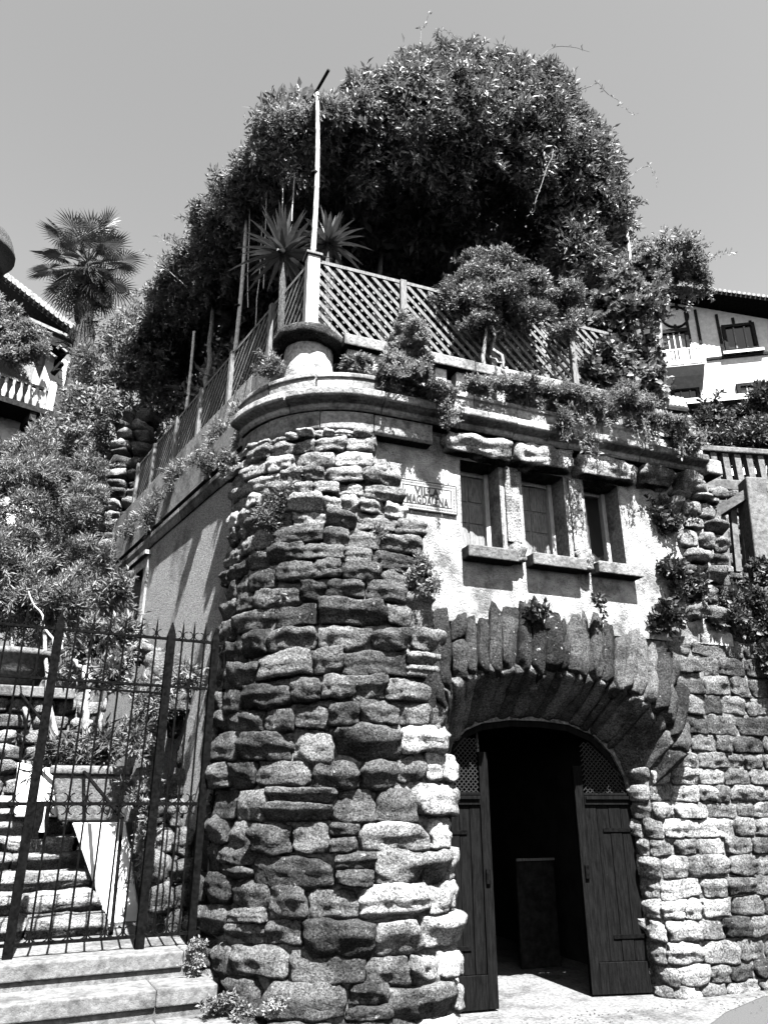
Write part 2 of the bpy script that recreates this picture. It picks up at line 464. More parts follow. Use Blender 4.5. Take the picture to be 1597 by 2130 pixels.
def wiggle(p, q, n, amp, seed, sag=0):
    r = np.random.default_rng(seed); p = np.array(p, float); q = np.array(q, float)
    t = np.linspace(0, 1, n)[:, None]
    o = np.cumsum(r.normal(0, 1, (n, 3)), 0); o -= o[:1]*(1-t)+o[-1:]*t
    pts = p*(1-t)+q*t+o*amp; pts[:, 2] -= sag*4*(t*(1-t))[:, 0]
    return list(pts)
# ================================================================== the setting
def grid_mesh(x0, x1, y0, y1, st, fn):
    xs = np.arange(x0, x1+1e-6, st); ys = np.arange(y0, y1+1e-6, st)
    X, Y = np.meshgrid(xs, ys); Z = fn(X, Y)
    V = np.stack([X, Y, Z], 2).reshape(-1, 3); nx = len(xs); F = []
    for j in range(len(ys)-1):
        for i in range(nx-1):
            F.append([j*nx+i, j*nx+i+1, (j+1)*nx+i+1, (j+1)*nx+i])
    return V, F
tag(obj('street', [(-400, -400, 0), (400, -400, 0), (400, 400, 0), (-400, 400, 0)], [[0, 1, 2, 3]], M['asphalt']), kind='structure')
# pale concrete apron along the foot of the wall, its edge curving towards the road
ap = [LF(-2.6, 1.9, 0), LF(.9, 1.55, 0), LF(1.5, 1.12, 0), LF(2.1, .75, 0), LF(2.8, .45, 0), LF(3.4, .36, 0), LF(5, .34, 0), LF(5, -.2, 0), LF(2.2, -.3, 0), LF(2.2, -5.2, 0), LF(-.3, -5.2, 0), LF(-.3, -.2, 0), LF(-2.6, -.2, 0)]
ap = [(p[0], p[1], .004) for p in ap]
tag(obj('pavement', ap, [list(range(len(ap)))], M['concrete']), kind='structure')
def hill(X, Y):
    rx, ry = X-LF.o[0], Y-LF.o[1]
    u = rx*LF.d[0]+ry*LF.d[1]; v = rx*LF.n[0]+ry*LF.n[1]
    sx, sy = X-SF.o[0], Y-SF.o[1]
    s = sx*SF.d[0]+sy*SF.d[1]; w = sx*SF.n[0]+sy*SF.n[1]
    left = np.clip(.35+.36*(s-.9), -.5, 3.4)+np.clip((s-9)*.62, 0, 40)
    right = np.where(v > .05, -.5, np.clip(3.0-.35*v, 0, 8))+np.clip((-v-6)*.42, 0, 40)
    back = 4.9+np.clip((-v-5.6)*.45, 0, 40)
    inside = (w < .1) & (u < 3.55) & (v > -5.4)
    z = np.where(w > .05, left, np.where(u > 3.5, right, back))
    z = np.where(inside, -.5, z)
    z = np.where((w > .05) & (s < .9), -.5, z)
    return z+.12*vnoise(np.stack([X.ravel()*.7, Y.ravel()*.7, X.ravel()*0], 1), 4).reshape(X.shape)*(z > 0)
V, F = grid_mesh(-40, 55, 5, 90, .6, hill)
tag(obj('hillside', V, F, M['soil'], smooth=True), kind='structure')
# ================================================================== the villa gatehouse
villa = thing('stone_villa', 'rubble stone house with rounded corner tower, flared arch doorway and three small windows', 'house', LF(0, 0, 0))
# --- tower: mortar core and its stones
ring = TP.p[::2]
def core_prof(z1, z0=-.2): return [(0, z0), (0, z1), (-.12, z1), (-.12, z0)]
tower = sweep('tower', [TP.at(s, -.008)[()] for s in np.linspace(0, S_FRONT+.02, 70)], core_prof(4.97), M['mortar'], villa)
sweep('tower_cheek', [TP.at(s, -.008)[()] for s in np.linspace(S_FRONT+.021, S_FRONT+.44, 8)], core_prof(3.6), M['mortar'], villa)
sweep('door_jamb', [TP.at(s, -.008)[()] for s in np.linspace(S_FRONT+.441, TP.L, 30)], core_prof(2.3), M['mortar'], villa)
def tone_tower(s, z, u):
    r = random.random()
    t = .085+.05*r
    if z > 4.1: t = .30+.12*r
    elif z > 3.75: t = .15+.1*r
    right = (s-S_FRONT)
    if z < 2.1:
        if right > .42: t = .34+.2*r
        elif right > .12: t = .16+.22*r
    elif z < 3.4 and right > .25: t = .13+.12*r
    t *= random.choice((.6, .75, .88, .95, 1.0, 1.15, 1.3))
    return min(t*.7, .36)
z = -.12; row = 0
def course_dip(row, s): return .035*math.sin(s*1.7+row*.35)+.02*math.sin(s*4.1+row*1.3)
while z < 4.9:
    h = (.255-.02*z)*random.uniform(.84, 1.16)
    h = min(max(h, .15), .31)
    if z+h > 4.93: h = 4.95-z
    if h < .06: break
    zc = z+h/2
    s_end = TP.L if zc < 2.05 else S_FRONT+(.62 if zc < 2.6 else .60 if zc < 3.3 else .56-.12*(zc-3.3) if zc < 4.1 else .42-.55*(zc-4.1))
    s_end += random.uniform(-.07, .07)*(zc > 2.05)
    s = .12+random.uniform(-.1, .06)
    amp = min(1, max(0, (4.8-zc)/.6))*min(1, max(0, (zc+.1)/.3))
    while s < s_end-.04:
        w = h*random.choice((random.uniform(1.0, 1.6), random.uniform(1.4, 2.3), random.uniform(1.9, 2.8)))
        if s > S_FRONT+.45: w = min(w, random.uniform(.18, .3))
        if s+w > s_end-.1: w = s_end-s
        if w > .07:
            bul = random.uniform(.11, .175)*(1.1 if zc < 3 else .9)
            if zc > 4.1: bul *= random.choice((.9, 1.0, 1.25))
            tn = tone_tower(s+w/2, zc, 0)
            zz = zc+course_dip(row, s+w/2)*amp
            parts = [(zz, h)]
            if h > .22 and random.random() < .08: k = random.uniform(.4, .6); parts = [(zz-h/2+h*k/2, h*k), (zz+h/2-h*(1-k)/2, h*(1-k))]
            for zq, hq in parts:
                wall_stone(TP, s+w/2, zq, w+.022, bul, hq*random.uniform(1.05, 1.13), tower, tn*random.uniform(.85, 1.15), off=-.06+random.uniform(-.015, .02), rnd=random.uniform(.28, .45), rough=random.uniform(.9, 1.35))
        s += w
    z += h; row += 1
# --- the lower wall right of the doorway
rw_plan = [(1.97, -.14), (1.97, .08)]+arc((2.12, .1), .15, math.pi, math.pi/2, 10)+[(4.6, .25)]
RP = Path(loc2w(dens(rw_plan)))
wall_r = sweep('lower_wall', [RP.at(s, -.008)[()] for s in np.linspace(0, RP.L, 50)], [(0, -.2), (0, 3.45), (-.3, 3.45), (-.3, -.2)], M['mortar'], villa)
z = -.08
while z < 3.42:
    h = random.uniform(.15, .215); zc = z+h/2; s = random.uniform(-.04, .02)
    if zc > 1.9: s = .33+.42*max(0, min(1, (zc-1.9)/.5))-.2*max(0, (zc-2.75))
    if zc > 3.0: s += .15
    s_end = RP.L-.6
    while s < s_end:
        w = h*random.uniform(1.2, 2.7); 
        if s < .3: w = random.uniform(.13, .24)
        pale = s < .95 and zc < 2.0
        t = random.uniform(.17, .3) if pale else random.uniform(.08, .18)
        if s < .26: t = random.uniform(.1, .26)
        if zc > 2.1: t = random.uniform(.06, .14)
        if random.random() < .12: t *= .5
        wall_stone(RP, s+w/2, zc, w+.006, random.uniform(.07, .11), h*1.05, wall_r, t, off=-.05+random.uniform(-.01, .015), rnd=.3, rough=.95, n=10)
        s += w
    z += h
# --- quoin stones on the upper right corner
q_plan = [(2.66, .3), (3.28, .3)]+arc((3.28, .1), .2, math.pi/2, 0, 8)[1:]+[(3.48, -.5)]
QP = Path(loc2w(dens(q_plan)))
quoin = sweep('corner_pier', [QP.at(s, -.03)[()] for s in np.linspace(0, QP.L, 40)], [(0, 3.3), (0, 4.97), (-.2, 4.97), (-.2, 3.3)], M['mortar'], villa)
z = 3.42
while z < 4.9:
    h = random.uniform(.15, .24); h = min(h, 4.95-z); s = random.uniform(.0, .3)
    if h < .07: break
    while s < QP.L-.1:
        w = random.uniform(.18, .36)
        wall_stone(QP, s+w/2, z+h/2, w-.02, random.uniform(.08, .17), h*.93, quoin, random.uniform(.12, .28) if z > 4.2 else random.uniform(.07, .18), off=-.03, n=8)
        s += w
    z += h
# --- arch: curves measured on the building
def curve(pts, m):
    p = np.array(pts, float); s = np.concatenate([[0], np.cumsum(np.linalg.norm(np.diff(p, axis=0), axis=1))])
    t = np.linspace(0, s[-1], m); return np.stack([np.interp(t, s, p[:, k]) for k in (0, 1)], 1)
INNER = [(-.06, 1.62), (-.03, 1.9), (.05, 2.12), (.19, 2.24), (.36, 2.31), (.67, 2.352), (1.0, 2.354), (1.32, 2.33), (1.6, 2.235), (1.8, 2.06), (1.92, 1.84), (1.97, 1.58)]
OUTER = [(-.33, 2.12), (-.27, 2.42), (-.13, 2.6), (.07, 2.69), (.36, 2.75), (.71, 2.755), (1.07, 2.74), (1.43, 2.69), (1.76, 2.6), (2.05, 2.44), (2.16, 2.2), (2.2, 2.0)]
TOPS = [(-.55, 3.5), (-.36, 3.4), (-.05, 3.27), (.25, 3.3), (.55, 3.42), (.92, 3.36), (1.3, 3.36), (1.7, 3.33), (2.05, 3.26), (2.35, 3.12), (2.5, 2.9), (2.52, 2.55)]
NV = 25
_fr = np.cumsum([0]+[random.uniform(.65, 1.5) for _ in range(NV)]); _fr /= _fr[-1]
def curve_at(pts):
    c_ = curve(pts, 400); return np.stack([np.interp(_fr, np.linspace(0, 1, 400), c_[:, k]) for k in (0, 1)], 1)
ic, oc, tc = curve_at(INNER), curve_at(OUTER), curve_at(TOPS)
arch = group_empty('arch', villa, LF(.95, .3, 2.5))
tagv = []
for i in range(NV):
    o0, o1 = oc[i], oc[i+1]; tp = (tc[i]+tc[i+1])/2; om = (o0+o1)/2; im = (ic[i]+ic[i+1])/2
    wv = np.linalg.norm(o1-o0)
    A = LF(om[0], .44, om[1]-.02); B = LF(tp[0], .15, tp[1]+random.uniform(-.1, .06))
    ez = B-A; hh = np.linalg.norm(ez); tang = LF(o1[0], .5, o1[1])-LF(o0[0], .5, o0[1])
    ex = tang-ez*np.dot(tang, ez)/np.dot(ez, ez); ey = np.cross(ez, ex)
    if np.dot(ey, np.array([LF.n[0], LF.n[1], 0])) < 0: ey = -ey
    tone = random.choice((.018, .026, .035, .05))*random.uniform(.8, 1.2)*(1.5 if i > 13 else 1)
    if random.random() < .3:                       # some voussoirs are two pieces
        k = random.uniform(.4, .6)
        for (a, b) in ((0, k), (k, 1)):
            m_ = A+ez*(a+b)/2
            free_stone(m_, ex, ey, ez, wv*1.05, random.uniform(.12, .18), hh*(b-a)*.97, arch, tone*random.uniform(.8, 1.5), name='voussoir', rnd=.34, rough=.9)
    else:
        free_stone((A+B)/2, ex, ey, ez, wv*random.uniform(1.0, 1.12), random.uniform(.13, .18), hh*1.02, arch, tone, name='voussoir', rnd=.28, rough=1.15)
    # underside stone from the face back to the door frame
    Pi = LF(im[0], .0, im[1]); Po = LF(om[0], .50, om[1])
    ez = Po-Pi; hh = np.linalg.norm(ez); tg = LF(o1[0], .5, o1[1])-LF(o0[0], .5, o0[1])
    ti = LF(ic[i+1][0], 0, ic[i+1][1])-LF(ic[i][0], 0, ic[i][1])
    ex = tg/np.linalg.norm(tg)+ti/np.linalg.norm(ti); ex = ex-ez*np.dot(ex, ez)/np.dot(ez, ez); ey = np.cross(ex, ez)
    cen = LF(.95, .3, 1.4)
    if np.dot(ey, cen-(Pi+Po)/2) < 0: ey = -ey
    ey /= np.linalg.norm(ey)
    free_stone((Pi+Po)/2-ey*.075, ex, ey, ez, max(wv, np.linalg.norm(ti))*1.06, .09, hh*1.0, arch, random.uniform(.05, .15), name='soffit_stone', rnd=.25, rough=.7)
# core behind the arch, with the door opening cut out
core = []
poly = [(-.45, 1.55), (-.08, 1.55)]+[tuple(p) for p in INNER]+[(2.3, 1.55), (2.35, 3.42), (-.45, 3.42)]
def extrude(poly, o0, o1, fr=LF):
    n = len(poly); V = [fr(a, o0, z) for a, z in poly]+[fr(a, o1, z) for a, z in poly]
    F = [list(range(n))[::-1], list(range(n, 2*n))]+[[i, (i+1) % n, n+(i+1) % n, n+i] for i in range(n)]
    return V, F
V, F = extrude(poly, -.14, .02)
obj('arch_core', V, F, M['mortar'], villa)
poly2 = [(-.6, 2.2)]+[(u, zz+.1) for u, zz in OUTER]+[(2.5, 2.2), (2.6, 3.40), (-.6, 3.40)]
V, F = extrude(poly2, .0, .21)
obj('spandrel_core', V, F, M['mortar'], villa)
LW = Frame(*LF(0, .08, 0)[:2], LF.ang)                # face of the rendered upper wall
# --- rendered upper wall with window openings
WIN = [(.085, .575), (.80, 1.365), (1.575, 2.07)]
WZ0, WZ1 = 3.94, 4.925
mb = MB()
us = [-.95]+[q for w in WIN for q in w]+[3.35]
for i in range(0, len(us), 2): mb.fbox(LW, us[i], us[i+1], -.15, .2, WZ0, WZ1)
mb.fbox(LW, -.95, 3.35, -.15, .2, 3.2, WZ0-.0005); mb.fbox(LW, -.95, 3.35, -.15, .2, WZ1+.0005, 5.12)
mb.build('upper_wall', M['render'], villa)
# window pillars, lintel stones, frames, sills
for i, (a, b) in enumerate(((.575, .80), (1.365, 1.575))):
    o = MB().fbox(LW, a+.03, b-.03, .195, .232, WZ0+.12, WZ1-.03).build('window_pillar', M['stone'], villa); o.color = (.26,)*3+(1,); bevel(o, .012)
    m_ = (a+b)/2
    free_stone(LW(m_, .2, WZ0+.0), (LW.d[0], LW.d[1], 0), (LW.n[0], LW.n[1], 0), (0, 0, 1), .17, .13, .22, villa, .22, name='corbel_stone', rnd=.4)
ln = [(-.12, .63, .42), (.67, 1.42, .42), (1.46, 2.26, .42), (2.30, 2.78, .2), (2.82, 3.2, .2)]
for a, b, t in ln:
    wid = b-a
    free_stone(LW((a+b)/2, .19, 5.035), (LW.d[0], LW.d[1], 0), (LW.n[0], LW.n[1], 0), (0, 0, 1), wid, .19, .25, villa, t*.7, name='lintel_stone', rnd=.14, rough=1.3, n=14)
for i, (a, b) in enumerate(WIN):
    w = group_empty('window', villa, LW((a+b)/2, .0, WZ0))
    # stone reveal inside the opening
    mb = MB(); mb.fbox(LW, a, a+.02, -.12, .198, WZ0, WZ1); mb.fbox(LW, b-.02, b, -.12, .198, WZ0, WZ1); mb.fbox(LW, a+.02, b-.02, -.12, .197, WZ1-.02, WZ1)
    o = mb.build('reveal', M['stone_fine'], w); o.color = (.22,)*3+(1,)
    fr = MB(); o0, o1 = -.11, -.06
    fr.fbox(LW, a+.02, a+.06, o0, o1, WZ0+.04, WZ1-.02); fr.fbox(LW, b-.07, b-.02, o0, o1+.03, WZ0+.04, WZ1-.02)
    fr.fbox(LW, a+.06, b-.07, o0, o1, WZ1-.07, WZ1-.02); fr.fbox(LW, a+.06, b-.07, o0, o1, WZ0+.04, WZ0+.09)
    bevel(fr.build('frame', M['wood_pale'], w), .005)
    if i < 2:                                     # closed shutters with panels
        sh = group_empty('shutter', w, LW((a+b)/2, -.1, WZ0+.1)) if False else None
        o = MB().fbox(LW, a+.06, b-.07, -.105, -.085, WZ0+.09, WZ1-.07).build('shutter', M['wood_shutter'], w)
        for c0, c1 in ((a+.075, (a+b)/2-.02), ((a+b)/2, b-.085)):
            for z0, z1 in ((WZ0+.11, WZ0+.36), (WZ0+.39, WZ0+.60), (WZ0+.63, WZ1-.09)):
                bevel(MB().fbox(LW, c0, c1, -.086, -.075, z0, z1).build('shutter_panel', M['wood_shutter'], w), .006)
    else:
        MB().fbox(LW, a+.06, b-.07, -.10, -.095, WZ0+.09, WZ1-.07).build('pane', M['glass'], w)
        bevel(MB().fbox(LW, (a+b)/2-.05, (a+b)/2-.01, -.095, -.06, WZ0+.09, WZ0+.55).build('sash_bar', M['wood_pale'], w), .004)
    sl = MB().fbox(LW, a+.02, b-.02, -.1, .19, WZ0, WZ0+.035).build('inner_sill', M['stone_fine'], w); sl.color = (.4,)*3+(1,)
    sx = .03
    o = MB().fbox(LW, a-.0, b+.06, .14, .36, WZ0-.13, WZ0-.002).build('sill', M['stone_fine'], w); o.color = (.1+.04*i,)*3+(1,); bevel(o, .015, 3)
# --- the rest of the shell: floors, side wall, back walls (dark rooms behind the openings)
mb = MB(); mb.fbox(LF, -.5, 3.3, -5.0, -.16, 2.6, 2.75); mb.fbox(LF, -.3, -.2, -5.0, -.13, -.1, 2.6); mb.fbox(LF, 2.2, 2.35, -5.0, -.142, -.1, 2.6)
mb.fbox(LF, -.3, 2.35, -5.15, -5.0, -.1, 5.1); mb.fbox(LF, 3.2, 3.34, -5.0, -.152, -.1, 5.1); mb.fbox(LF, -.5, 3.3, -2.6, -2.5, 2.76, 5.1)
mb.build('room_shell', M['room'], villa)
roof_pts = [LF(*side_pt(8.4), 0), ]+[LF(*side_pt(0.2), 0)]+[LF(u, v, 0) for u, v in arc(TC, TR-.12, a_side, a_front, 12)]+[LF(3.2, .28, 0), LF(3.2, -5.3, 0), LF(-.5, -8.2, 0)]
n = len(roof_pts)
obj('terrace_floor', [(p[0], p[1], 5.12) for p in roof_pts]+[(p[0], p[1], 5.5) for p in roof_pts], [list(range(n)), list(range(n, 2*n))]+[[i, (i+1) % n, n+(i+1) % n, n+i] for i in range(n)], M['concrete'], villa)
# side wall with two windows
SW = [(3.45, 4.05), (5.0, 5.55)]; SZ0, SZ1 = 3.75, 4.62
mb = MB(); ss = [.15]+[q for w in SW for q in w]+[8.5]
for i in range(0, len(ss), 2): mb.fbox(SF, ss[i], ss[i+1], -.42, -.05, SZ0, SZ1)
mb.fbox(SF, .15, 8.5, -.42, -.05, -.3, SZ0-.0005); mb.fbox(SF, .15, 8.5, -.42, -.05, SZ1+.0005, 5.12)
mb.build('side_wall', M['side_render'], villa)
for a, b in SW:
    w = group_empty('window', villa, SF((a+b)/2, -.3, SZ0))
    MB().fbox(SF, a, b, -.40, -.38, SZ0, SZ1).build('pane', M['glass'], w)
    mb = MB(); mb.fbox(SF, a-.16, a, -.3, -.02, SZ0-.1, SZ1+.14); mb.fbox(SF, b, b+.16, -.3, -.02, SZ0-.1, SZ1+.14); mb.fbox(SF, a, b, -.3, -.02, SZ1, SZ1+.14); mb.fbox(SF, a, b, -.3, -.02, SZ0-.1, SZ0)
    o = mb.build('surround', M['stone_fine'], w); o.color = (.25,)*3+(1,)
    o = MB().fbox(SF, a-.2, b+.2, -.2, .04, SZ1+.142, SZ1+.2).build('hood_mould', M['stone_fine'], w); o.color = (.25,)*3+(1,)
# --- frieze, cornice and parapet kerb, stone by stone along the plan
corn_plan = [side_pt(8.4), side_pt(.001)]+arc(TC, TR, a_side, a_front, 30)+[(3.18, .4)]
CP = Path(loc2w(dens(corn_plan, .05)))
def pieces(name, prof, lo, hi, s0, s1, material, tones, gap=.006, jz=.006, parent=villa, skip=None):
    s = s0
    while s < s1-.05:
        w = random.uniform(lo, hi)
        if s+w > s1-.3: w = s1-s
        if not (skip and skip(s+w/2)):
            t0, t1 = s+gap/2, s+w-gap/2
            k = max(2, int((t1-t0)/.1)+1)
            dz = random.uniform(-jz, jz); do = random.uniform(-jz, jz)
            o = sweep(name, [CP.at(q, 0)[()] for q in np.linspace(t0, t1, k)], [(a+do*(a > 0), b+dz) for a, b in prof], material, parent)
            tn = random.uniform(*tones); o.color = (tn, tn, tn, 1)
            bevel(o, .008, 2)
        s += w
S_A = CP.s[np.argmin(np.hypot(*(CP.p-np.array(LF(*side_pt(.001), 0)[:2])).T))]
S_B = CP.s[np.argmin(np.hypot(*(CP.p-np.array(LF(-.874, .4, 0)[:2])).T))]
pieces('frieze_stone', [(-.25, 4.955), (.0, 4.955), (.02, 4.985), (.02, 5.165), (-.25, 5.165)], .42, .6, S_A-.1, S_B+.62, M['stone_fine'], (.13, .24))
pieces('cornice_stone', [(-.3, 5.168), (.03, 5.168), (.05, 5.19), (.06, 5.225), (.11, 5.245), (.15, 5.265), (.165, 5.285), (.165, 5.345), (.14, 5.365), (-.3, 5.365)], .6, .95, S_A-.12, CP.L, M['stone_fine'], (.2, .36))
pieces('kerb_stone', [(-.3, 5.368), (.08, 5.368), (.08, 5.50), (.10, 5.515), (.10, 5.555), (.08, 5.57), (-.3, 5.57)], .4, .62, S_A-.12, CP.L, M['stone_fine'], (.22, .42))
pieces('side_moulding', [(-.25, 4.87), (-.03, 4.87), (-.015, 4.9), (.0, 4.95), (.01, 4.97), (.01, 5.03), (-.25, 5.03)], .8, 1.3, 0, S_A-.125, M['stone_fine'], (.08, .16))
pieces('side_kerb', [(-.4, 5.033), (-.06, 5.033), (-.06, 5.12), (-.02, 5.14), (-.02, 5.2), (-.4, 5.2)], .8, 1.3, 0, S_A-.125, M['stone_fine'], (.1, .2))
pieces('side_parapet', [(-.62, 5.2), (-.34, 5.2), (-.36, 6.5), (-.6, 6.5)], .9, 1.4, 0, S_A-.125, M['stone_fine'], (.1, .2))
# cornice return at the right end
o = MB().fbox(LF, 3.186, 3.40, -.6, .52, 5.15, 5.34).build('cornice_return', M['stone_fine'], villa); o.color = (.3,)*3+(1,); bevel(o, .03, 3)
# --- pedestal at the corner and the balustrade
PED = LF(-1.33, -.52, 5.32)
mb = MB().lathe(PED, [(.34, 0), (.34, .3), (.285, .33), (.28, .62), (.275, 1.0)], 28)
o = mb.build('pedestal', M['stone_fine'], villa, smooth=True); o.color = (.3,)*3+(1,)
cap = MB().lathe(PED+np.array([0, 0, 1.0]), [(.27, 0), (.33, .005), (.36, .05), (.385, .06), (.39, .15), (.36, .19), (.1, .22)], 40)
capV = np.array(cap.V); capV += (fbm(capV*8, 3, 3)*.035)[:, None]*np.array([1, 1, .6])
o = obj('pedestal_cap', capV, cap.F, M['stone'], villa, smooth=True); o.color = (.05,)*3+(1,)
bal = group_empty('balustrade', villa, LF(.8, -.4, 5.56))
o = MB().fbox(LF, -1.1, 2.75, -.52, -.28, 5.45, 5.86).build('plinth', M['stone_fine'], bal); o.color = (.3,)*3+(1,)
bm_ = MB().add([(-.07, -.07, 0), (.07, -.07, 0), (.07, .07, 0), (-.07, .07, 0), (-.075, -.075, .52), (.075, -.075, .52), (.075, .075, .52), (-.075, .075, .52)], [[3, 2, 1, 0], [4, 5, 6, 7], [0, 1, 5, 4], [1, 2, 6, 5], [2, 3, 7, 6], [3, 0, 4, 7]])
bme = mesh_np('baluster', bm_.V, bm_.F); bme.materials.append(M['stone_fine'])
u = -.86
while u < 2.7:
    o = inst('baluster', bme, LF(u, -.40, 5.86), bal, LF.ang); tn = random.uniform(.4, .62); o.color = (tn, tn, tn, 1); bevel(o, .012)
    u += .27
u = -1.0
while u < 2.7:
    w = random.uniform(.7, 1.0); w = min(w, 2.78-u)
    o = MB().fbox(LF, u+.004, u+w-.004, -.55, -.24, 6.38, 6.52+random.uniform(-.006, .006)).build('coping_stone', M['stone_fine'], bal); tn = random.uniform(.14, .24); o.color = (tn, tn, tn, 1); bevel(o, .015, 2)
    u += w
# --- doors
def leaf(hinge_u, width, swing, side, lab):
    """door leaf; local x from hinge, y outwards"""
    h = LF(hinge_u, .0 if side > 0 else .02, .015)
    door = group_empty('door', villa, h)
    ang = LF.ang+swing
    fr = Frame(h[0], h[1], ang)
    x = lambda a: a*side
    zt = 1.64
    def bx(name, a0, a1, o0, o1, z0, z1, m, bv=.004):
        a0, a1 = sorted((x(a0), x(a1)))
        return bevel(MB().fbox(fr, a0, a1, o0, o1, z0, z1).build(name, M[m], door), bv)
    npk = 4; pw = (width-.09)/npk
    for k in range(npk): bx('plank', .0+k*pw+.002, (k+1)*pw-.002, -.02, .012+.003*(k % 2), .27, zt-.05, 'wood_dark', .005)
    bx('stile', width-.088, width, -.03, .028, .02, 2.05 if side > 0 else 1.95, 'wood_dark')
    bx('bottom_rail', .0, width-.09, -.022, .03, .02, .268, 'wood_dark')
    bx('top_rail', .0, width-.09, -.022, .035, zt-.048, zt+.03, 'wood_dark')
    bx('ledge', .0, width-.1, .035, .055, zt+.0, zt+.03, 'wood_dark')
    # expanded-metal grille above
    g = MB(); 
    z = zt+.06; ztop = 2.2
    st = .045
    kx = int((width-.09)/st)
    for j in range(int((ztop-z)/st*1.9)):
        zz = z+j*st*.5
        for k in range(kx):
            a = k*st+(st/2 if j % 2 else 0)
            # keep below the arch curve
            pu = hinge_u+x(a); lim = np.interp(pu, [p[0] for p in INNER], [p[1] for p in INNER])-.05
            if zz > lim: continue
            g.bar(fr(x(a), 0, zz), fr(x(a+st/2), 0, zz+st*.5), .004, .008); g.bar(fr(x(a+st), 0, zz), fr(x(a+st/2), 0, zz+st*.5), .004, .008)
    if g.V: tag(g.build('grille', M['grille'], door), kind='stuff')
    bx('grille_rail', .0, width-.09, -.02, .03, zt+.035, zt+.06, 'wood_dark')
    for zz in (.45, 1.35): bx('strap_hinge', .0, width*.55, .016, .024, zz, zz+.035, 'iron', .002)
    bx('latch', width-.07, width-.03, .029, .05, .95, 1.07, 'iron', .004)
    return door
leaf(-.12, .50, R(-4), 1, '')
leaf(1.95, .575, R(-11), -1, '')
# frame following the arch
mb = MB()
fp = [LF(a*.985+.014, -.03, zz-.03) for a, zz in INNER]
fp = [LF(-.06, -.03, 0)]+fp+[LF(1.955, -.03, 0)]
for a, b in zip(fp[:-1], fp[1:]): mb.bar(a, b, .06, .05, up=(LF.n[0], LF.n[1], 0.001))
mb.build('door_frame', M['wood_dark'], villa)
# the faint T of a strip lamp and its conduit inside, a board leaning at the back
board = thing('leaning_board', 'dark flat board standing upright inside the open doorway', 'board', LF(1.63, -1.3, .01))
bevel(MB().fbox(LF, 1.4, 1.87, -1.34, -1.3, .01, 1.02).build('panel', M['timber'], board), .01)
MB().fbox(LF, 1.4, 1.87, -1.298, -1.28, 1.025, 1.05).build('edge_strip', M['wood_shutter'], board)
pipe = thing('ceiling_pipe', 'thin pale pipe and dropper seen high inside the dark doorway', 'pipe', LF(.8, -.9, 2.5))
MB().tube([LF(.62, -.9, 2.44), LF(1.2, -.9, 2.43)], .014).build('run', M['whitewash'], pipe)
MB().tube([LF(.78, -.9, 2.43), LF(.8, -.9, 1.55)], .012).build('dropper', M['whitewash'], pipe)
# cracks of the render near the arch: thin grooves are left to the material
# ================================================================== name plaque
pl = thing('name_plaque', 'white tiled plaque lettered VILLA MAGDALENA with a chain border', 'sign', LW(-.28, .2, 4.42))
a0, a1, pz0, pz1 = -.605, .045, 4.265, 4.585
na = 4
for i in range(na):
    for j in range(2):
        u0 = a0+(a1-a0)*i/na; u1 = a0+(a1-a0)*(i+1)/na; z0 = pz0+(pz1-pz0)*j/2; z1 = pz0+(pz1-pz0)*(j+1)/2
        bevel(MB().fbox(LW, u0+.001, u1-.001, .203, .225+random.uniform(0, .001), z0+.001, z1-.001).build('tile', M['tile_white'], pl), .002)
mb = MB()
for e, t in ((.06, .009), (.004, .009)):
    b0, b1, c0, c1 = a0+e, a1-e, pz0+e, pz1-e
    for q in ((b0, b1, c0, c0+t), (b0, b1, c1-t, c1), (b0, b0+t, c0+t, c1-t), (b1-t, b1, c0+t, c1-t)): mb.fbox(LW, q[0], q[1], .2265, .2275, q[2], q[3])
mb.build('border_line', M['ink'], pl)
mb = MB()
def link_ring(cu, cz, ru, rz):
    k = 12; V = []
    for j in range(k):
        a = 2*math.pi*j/k
        for q in (1.0, .62): V.append(LW(cu+ru*q*math.cos(a), .2272, cz+rz*q*math.sin(a)))
    mb.add(V, [[2*j, (2*j+2) % (2*k), (2*j+3) % (2*k), 2*j+1] for j in range(k)])
m_ = .034
for k in range(17):
    cu = a0+m_+(a1-a0-2*m_)*k/16
    for cz in (pz0+m_, pz1-m_): link_ring(cu, cz, .0165, .0085)
for k in range(1, 7):
    cz = pz0+m_+(pz1-pz0-2*m_)*k/7
    for cu in (a0+m_, a1-m_): link_ring(cu, cz, .0085, .0165)
mb.build('border_chain', M['ink'], pl)
def text_part(name, txt, u, zc, size, width, parent):
    cu = bpy.data.curves.new(name, 'FONT'); cu.body = txt; cu.align_x = 'CENTER'; cu.align_y = 'CENTER'; cu.size = size; cu.offset = .0055; cu.space_character = 1.1
    to = bpy.data.objects.new('tmp_text', cu); C.objects.link(to)
    dg = bpy.context.evaluated_depsgraph_get()
    me = bpy.data.meshes.new_from_object(to.evaluated_get(dg))
    bpy.data.objects.remove(to)
    me.materials.clear(); me.materials.append(M['ink'])
    xs = [v.co.x for v in me.vertices]; sx = width/(max(xs)-min(xs))
    return inst(name, me, LW(u, .2285, zc), parent, rot=(R(90), 0, LW.ang), scl=(sx, 1, 1))
text_part('lettering', 'VILLA', -.285, 4.468, .105, .27, pl)
text_part('lettering', 'MAGDALENA', -.28, 4.372, .125, .45, pl)
